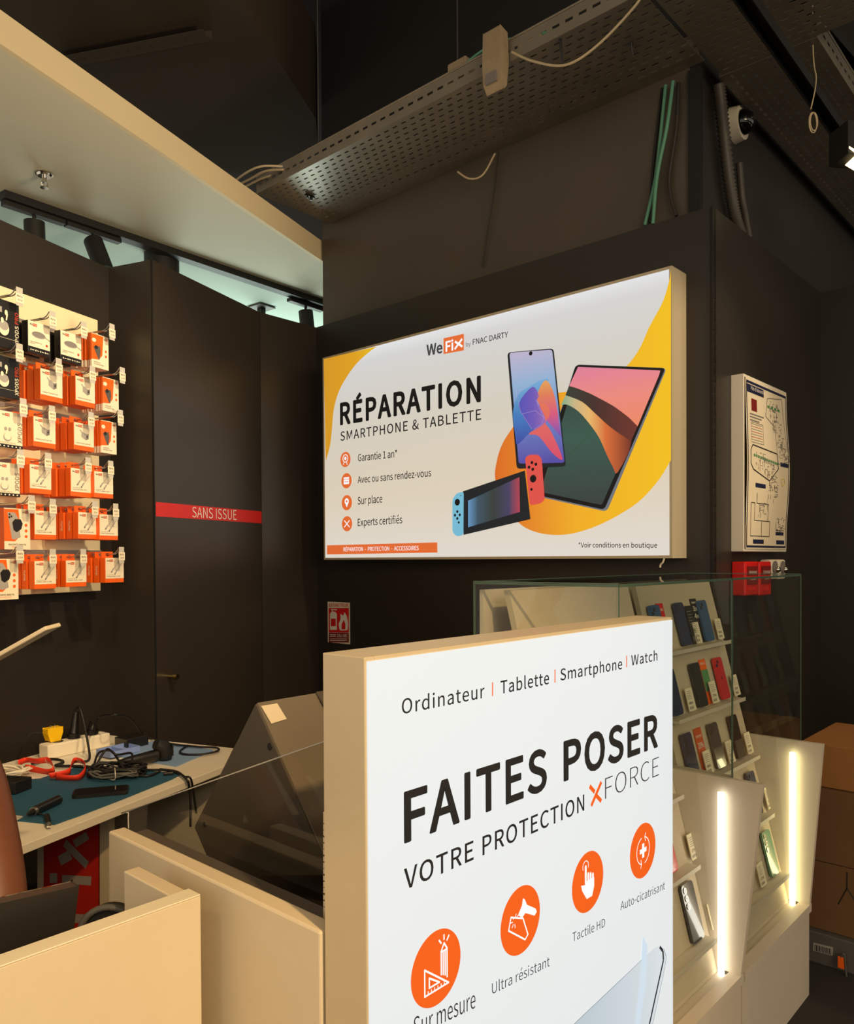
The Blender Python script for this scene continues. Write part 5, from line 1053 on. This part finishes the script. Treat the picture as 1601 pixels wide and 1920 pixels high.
# back board part of the nearer case seen from its end: fabric inlay
def phone(x, y, m_, lb, cam_='dual', lean=0.0, w=0.073, h=0.150, z=None, screen=False):
    zz = z; p = PB(x, y); a = p.dot(U); c0_ = fa(a, bw(zz), zz)+NB*0.006+UPB*(h/2+0.004)
    t = thing('mobile_phone', lb, 'phone', fa(a, bw(zz)-0.012, zz), 'phones on the case ledges')
    X_ = U; rslab(c0_, X_, UPB, NB, w, h, 0.008, 0.012, m_).build('body', t, bevel=0.0015)
    f = c0_+NB*0.0082
    if screen: rslab(f, X_, UPB, NB, w*0.94, h*0.965, 0.0005, 0.010, 'screen_black').build('screen', t)
    if cam_ == 'dual':
        c_ = f-U*(w*0.22)+UPB*(h*0.355); cm_ = rslab(c_, U, UPB, NB, 0.030, 0.030, 0.0015, 0.007, m_).build('camera_module', t); m = MB()
        for s in (-1, 1): q = c_+U*0.006*s+UPB*0.006*s; m.cyl(q+NB*0.0015, q+NB*0.003, 0.0062, 'lens', n=14)
        m.build('camera_lens', cm_)
    elif cam_ == 'triple':
        m = MB()
        for s in (0, 1, 2): q = f-U*(w*0.28)+UPB*(h*0.40-0.022*s); m.cyl(q, q+NB*0.002, 0.0085, 'chrome', n=16); m.cyl(q+NB*0.002, q+NB*0.0022, 0.0068, 'lens', n=16)
        m.build('camera_lens', t)
    return t, f
def card(x, y, z, lb, w=0.050, h=0.075, m_='paper', txt=None):
    p = PB(x, y); a = p.dot(U); c0_ = fa(a, bw(z), z)+NB*0.014+UPB*(h/2+0.004)
    t = thing('price_card', lb, 'price card', fa(a, bw(z)-0.02, z), 'price cards on the case ledges')
    rslab(c0_, U, UPB, NB, w, h, 0.003, 0.002, m_).build('holder', t); m = MB(); f = c0_+NB*0.0036; G = Board(None, U, NB, UPB)
    for i in range(5): m.add([f+U*(-w*0.4)+UPB*(h*(0.34-0.08*i)), f+U*(w*(0.1+0.3*random.random()))+UPB*(h*(0.34-0.08*i)), f+U*(w*0.1)+UPB*(h*(0.36-0.08*i)), f+U*(-w*0.4)+UPB*(h*(0.36-0.08*i))], [(0, 1, 2, 3)], 'ink_grey')
    G.textw(random.choice(('299€', '449€', '379€')), f-U*w*0.38-UPB*h*0.22, U*w*0.6, h*0.13, 'ink', 0.01, m, 1, up=UPB)
    for i in range(3): m.add([f+U*(-w*0.4+i*w*0.2)-UPB*(h*0.42), f+U*(-w*0.28+i*w*0.2)-UPB*(h*0.42), f+U*(-w*0.28+i*w*0.2)-UPB*(h*0.30), f+U*(-w*0.4+i*w*0.2)-UPB*(h*0.30)], [(0, 1, 2, 3)], 'ink_grey')
    m.build('print', t)
Z5, Z4, Z3, Z2, Z1 = 1.24, 1.035, 0.832, 0.632, 0.43
phone(1328, 1208, 'phone_blue', 'blue phone, rightmost on the top ledge', z=Z5)
phone(1285, 1218, 'phone_navy', 'dark blue phone in the middle of the top ledge beside the black card', z=Z5)
phone(1240, 1228, 'phone_blue', 'blue phone half hidden by the lightbox on the top ledge', z=Z5)
t, f = phone(1358, 1319, 'phone_red', 'bright red phone on the second ledge', z=Z4)
m = MB(); Gp = Board(None, U, NB, UPB)
cc = f+NB*0.0004; m.add([cc+U*0.0055*math.cos(2*math.pi*i/16)+UPB*0.006*math.sin(2*math.pi*i/16) for i in range(16)], [list(range(16))], 'red_dark'); m.add([cc+U*0.001+UPB*0.007, cc+U*0.004+UPB*0.009, cc+U*0.003+UPB*0.006], [(0, 1, 2)], 'red_dark'); m.build('logo', t)
phone(1316, 1335, 'phone_black', 'black phone left of the red phone on the second ledge', z=Z4)
phone(1268, 1350, 'phone_navy', 'dark blue phone at the lightbox edge on the second ledge', z=Z4)
phone(1388, 1434, 'phone_black', 'black phone, rightmost on the third ledge', z=Z3, screen=True)
phone(1350, 1448, 'phone_graphite', 'shiny graphite phone in the middle of the third ledge', z=Z3)
phone(1298, 1460, 'phone_navy', 'navy phone left on the third ledge beside the orange card', z=Z3, cam_='triple')
phone(1420, 1536, 'phone_navy', 'navy phone whose top shows above the nearer side panel', z=Z2)
phone(1452, 1657, 'phone_green', 'glossy mint green phone on the lowest ledge', z=Z1, cam_='triple')
phone(1311, 1796, 'phone_graphite', 'tall graphite phone with three round lenses on the nearer lowest ledge', z=Z1, cam_='triple', h=0.163, w=0.076)
phone(1262, 1672, 'phone_red', 'red phone peeping out behind the lightbox on the nearer case', z=Z2, h=0.12)
for i, (x, y, z, lb) in enumerate(((1347, 1205, Z5, 'white price card right of the rightmost blue phone'), (1305, 1213, Z5, 'white price card between the two blue phones on the top ledge'),
    (1378, 1313, Z4, 'white price card right of the red phone'), (1337, 1327, Z4, 'white price card between the black and red phones'), (1293, 1342, Z4, 'white price card left of the black phone on the second ledge'),
    (1404, 1428, Z3, 'white price card at the right end of the third ledge'), (1368, 1440, Z3, 'white price card right of the shiny graphite phone'), (1325, 1454, Z3, 'white price card left of the shiny graphite phone'),
    (1441, 1530, Z2, 'white price card high at the edge of the nearer side panel'), (1474, 1645, Z1, 'white price card right of the mint green phone'), (1428, 1676, Z1, 'white price card left of the mint green phone'),
    (1342, 1776, Z1, 'white price card right of the tall graphite phone'), (1303, 1643, Z2, 'white price card right of the red phone on the nearer case'))):
    card(x, y, z, lb)
card(1300, 1214, Z5, 'black card with white payment figures on the top ledge', 0.055, 0.135, 'box_black'); 
p = PB(1300, 1214).dot(U); f = fa(p, bw(Z5), Z5)+NB*0.0185+UPB*0.06
def loose(name, x, y, z, w, h, m_, lb, txts, off=0.012):
    p = PB(x, y).dot(U); c0_ = fa(p, bw(z), z)+NB*0.0015+UPB*(h/2+0.004); t = thing(name, lb, 'promotion card', fa(p, bw(z)-0.01, z))
    rslab(c0_, U, UPB, NB, w, h, 0.002, 0.001, m_).build('card', t); m = MB(); G = Board(None, U, NB, UPB)
    for s, dy, hh, mm in txts: G.textw(s, c0_+NB*0.0028-U*w*0.38+UPB*dy, U*w*0.72, hh, mm, 0.012, m, 2, up=UPB)
    m.build('lettering', t)
loose('promotion_card', 1318, 1210, Z5, 0.050, 0.160, 'box_black', 'tall black card reading 3x and 4x behind the top ledge phones', (('3x', 0.035, 0.017, 'white_ink'), ('4x', 0.008, 0.017, 'white_ink'), ('PAIEMENT', 0.062, 0.007, 'white_ink')))
loose('promotion_card', 1256, 1226, Z5, 0.050, 0.155, 'red_plastic', 'red card rising behind the leftmost top ledge phone', (('PROMO', 0.05, 0.01, 'white_ink'),))
loose('promotion_card', 1336, 1330, Z4, 0.052, 0.155, 'orange', 'orange and green card between the black and red phones', (('WeFix', 0.06, 0.008, 'white_ink'),))
p = PB(1336, 1330).dot(U); c0_ = fa(p, bw(Z4), Z4)+NB*0.004+UPB*0.085; tag(rslab(c0_, U, UPB, NB, 0.051, 0.075, 0.001, 0.001, 'plan_green').build('green_card'), 'green lower half of the orange promotion card', 'promotion card')
loose('promotion_card', 1325, 1452, Z3, 0.056, 0.150, 'orange_dark', 'orange card reading 20% between navy and graphite phones', (('20%', 0.01, 0.018, 'white_ink'), ('REMISE', 0.045, 0.007, 'white_ink')))

# ------------------------------------------------------------------ cardboard boxes
bq = PW(1520, 1755, 1.12)
def carton(a0, a1, w0, w1, z0, z1, m_, lb, flaps=False):
    t = thing('cardboard_box', lb, 'box', fa((a0+a1)/2, (w0+w1)/2, z0), 'cardboard boxes by the wall')
    MB().box(fa, a0, a1, w0, w1, z0, z1-0.001, m_).build('carton', t, bevel=0.003)
    MB().box(fa, a0-0.001, a0, (w0+w1)/2-0.03, (w0+w1)/2+0.03, z1-0.08, z1-0.001, 'tape').box(fa, a0, a1, (w0+w1)/2-0.03, (w0+w1)/2+0.03, z1-0.001, z1, 'tape').build('packing_tape', t)
    return t
zA = PA(1560, 1765, 3.30).z; zB = PA(1560, 1612, 3.30).z; zC = PA(1560, 1475, 3.30).z; zD = PA(1560, 1395, 3.30).z
print('ZZZ', zA, zB, zC, zD); zA = max(zA, 0.12)
bw1 = PA(1512, 1600, 3.25).dot(V)
tb0 = carton(3.25, 3.75, bw1-0.75, bw1, zA+0.001, zB, 'cardboard_dark', 'dark cardboard box at the bottom of the stack right of the display cases')
t = carton(3.25, 3.75, bw1-0.78, bw1+0.02, zB+0.001, zC, 'cardboard_dark', 'brown cardboard box in the middle of the stack right of the display cases')
carton(3.27, 3.75, bw1-0.72, bw1+0.03, zC+0.001, zD, 'cardboard', 'lighter brown cardboard box on top of the stack')
m = MB(); xb = PA(1588, 1665, 3.2485); 
for d in ((0.05, -0.07), (-0.03, -0.07), (0.0, 0.06)): m.tube([xb, xb-V*d[0]+ZZ*d[1]], 0.002, 'ink', 4)
m.build('printed_mark', tb0)
t = thing('equipment_case', 'low grey case with a barcode label under the cardboard boxes', 'case', fa(3.5, 0.85, 0))
MB().box(fa, 3.22, 3.78, bw1-0.8, bw1+0.01, 0, zA, 'grey_unit').build('shell', t, bevel=0.005)
LB = Board(lambda x, y: PA(x, y, 3.2195), -V, -U); m = MB(); LB.poly([(1525, 1767), (1562, 1776), (1561, 1792), (1524, 1782)], 'print_grey', 1, m)
for i in range(11): LB.line([(1528+i*3, 1770.5+i*0.8), (1528+i*3, 1782+i*0.8)], 0.9+0.8*(i % 2), 'ink', 2, m)
m.build('barcode_label', t)
tp_ = PA(1577, 1805, 3.19); t = thing('orange_tag', 'small orange tag on a grey cord at the right', 'tag', tp_-ZZ*0.03)
MB().obox(tp_, (-V)*0.012, U*0.002, ZZ*0.022, 'orange').build('tag', t, bevel=0.002); MB().tube(crom([tp_+ZZ*0.022, tp_+ZZ*0.035-V*0.01, tp_-ZZ*0.05-V*0.018, tp_-ZZ*0.12-V*0.03], 5), 0.004, 'cable_grey', 6).build('cord', t)

# ------------------------------------------------------------------ person at the left edge
def skin_body(name, joints, edges, m_, parent, root=0, sub=2):
    me = bpy.data.meshes.new(name); o0 = Vector(parent['_o'])
    me.from_pydata([Vector(j[0])-o0 for j in joints], edges, []); o = bpy.data.objects.new(name, me); COL.objects.link(o); o.parent = parent
    sk = o.modifiers.new('skin', 'SKIN'); sk.use_smooth_shade = True
    if not me.skin_vertices: me.attributes
    for i, j in enumerate(joints):
        v = me.skin_vertices[0].data[i]; v.radius = (j[1], j[1] if len(j) < 3 else j[2]); v.use_root = (i == root)
    s = o.modifiers.new('sub', 'SUBSURF'); s.levels = sub; s.render_levels = sub
    me.materials.append(M[m_]); return o
pe = thing('person', 'person at the left edge with a bare brown arm reaching down behind the monitor', 'person', (-1.16, 1.62, 0))
sk_bm = None
def skinned(name, joints, edges, m_, root=0, sub=2):
    bm = bmesh.new(); ly = bm.verts.layers.skin.verify(); o0 = Vector(pe['_o']); vs = []
    for i, j in enumerate(joints):
        v = bm.verts.new(Vector(j[0])-o0); v[ly].radius = (j[1], j[2] if len(j) > 2 else j[1]); v[ly].use_root = (i == root); vs.append(v)
    for a, b in edges: bm.edges.new((vs[a], vs[b]))
    me = bpy.data.meshes.new(name); bm.to_mesh(me); bm.free(); me.materials.append(M[m_])
    o = bpy.data.objects.new(name, me); COL.objects.link(o); o.parent = pe
    k = o.modifiers.new('skin', 'SKIN'); k.use_smooth_shade = True; s = o.modifiers.new('sub', 'SUBSURF'); s.levels = sub; s.render_levels = sub
    return o
J = [((-1.20, 1.72, 0.50), 0.13), ((-1.20, 1.70, 0.75), 0.125), ((-1.18, 1.66, 1.02), 0.135), ((-1.17, 1.64, 1.20), 0.11), ((-1.16, 1.62, 1.31), 0.055), ((-1.15, 1.60, 1.38), 0.052), ((-1.14, 1.57, 1.48), 0.082), ((-1.14, 1.56, 1.56), 0.075),
     ((-1.00, 1.60, 1.22), 0.060), ((-0.895, 1.57, 1.13), 0.056), ((-0.815, 1.48, 1.00), 0.054), ((-0.765, 1.42, 0.90), 0.050), ((-0.86, 1.34, 0.78), 0.040), ((-0.99, 1.25, 0.635), 0.027), ((-1.05, 1.22, 0.612), 0.026),
     ((-1.34, 1.60, 1.21), 0.060), ((-1.40, 1.52, 1.06), 0.050), ((-1.40, 1.45, 0.90), 0.042), ((-1.34, 1.34, 0.72), 0.036), ((-1.28, 1.20, 0.63), 0.027), ((-1.26, 1.16, 0.612), 0.026)]
Ed = [(0, 1), (1, 2), (2, 3), (3, 4), (4, 5), (5, 6), (6, 7), (3, 8), (8, 9), (9, 10), (10, 11), (11, 12), (12, 13), (13, 14), (3, 15), (15, 16), (16, 17), (17, 18), (18, 19), (19, 20)]
for hx, hy, sg_ in ((-1.05, 1.22, 1), (-1.26, 1.16, -1)):      # five fingers per hand, rooted in the palm
    base = 14 if sg_ == 1 else 20
    for k, (ox, ln) in enumerate(((-0.024, 0.060), (-0.008, 0.070), (0.008, 0.066), (0.023, 0.052))):
        d0 = Vector((-0.55*sg_, -0.80, 0)).normalized(); s_ = Vector((-d0.y, d0.x, 0)); b_ = Vector((hx, hy, 0.612))
        i = len(J); J += [(b_+d0*0.04+s_*ox, 0.0085), (b_+d0*(0.04+ln*0.55)+s_*ox*1.1+ZZ*0.006, 0.008), (b_+d0*(0.04+ln)+s_*ox*1.15-ZZ*0.012, 0.0065)]; Ed += [(base, i), (i, i+1), (i+1, i+2)]
    i = len(J); J += [(b_+s_*(-0.03*sg_)+d0*0.012, 0.010), (b_+s_*(-0.05*sg_)+d0*0.04-ZZ*0.006, 0.0085)]; Ed += [(base, i), (i, i+1)]
skinned('body', J, Ed, 'skin')
JS = [((-1.20, 1.72, 0.52), 0.150), ((-1.20, 1.70, 0.75), 0.142), ((-1.18, 1.66, 1.02), 0.152), ((-1.17, 1.64, 1.19), 0.125), ((-1.165, 1.63, 1.27), 0.07), ((-1.00, 1.60, 1.215), 0.074), ((-0.93, 1.575, 1.155), 0.072), ((-1.34, 1.60, 1.215), 0.074), ((-1.41, 1.54, 1.12), 0.068)]
skinned('t_shirt', JS, [(0, 1), (1, 2), (2, 3), (3, 4), (3, 5), (5, 6), (3, 7), (7, 8)], 'shirt')
hd = Vector((-1.14, 1.565, 1.54)); MB().sphere(hd+Vector((0, 0.012, 0.02)), 0.098, 'hair', 20, (0.92, 1.0, 1.0)).build('hair', pe)
m = MB(); fd = Vector((0.15, -1, -0.15)).normalized(); sx_ = Vector((1, 0.15, 0)).normalized()
m = MB()
MB().sphere(hd+fd*0.035-ZZ*0.02, 0.078, 'skin', 18, (0.9, 0.9, 1.15)).tube([hd+fd*0.105+ZZ*0.0, hd+fd*0.122-ZZ*0.03], [0.008, 0.013], 'skin', 8).build('face', pe)
for s in (-1, 1): m.sphere(hd+fd*0.098+sx_*0.028*s+ZZ*0.005, 0.011, 'white_ink', 10)
m.build('eyes', pe)

for o in list(bpy.data.objects):
    if '_o' in o: del o['_o']
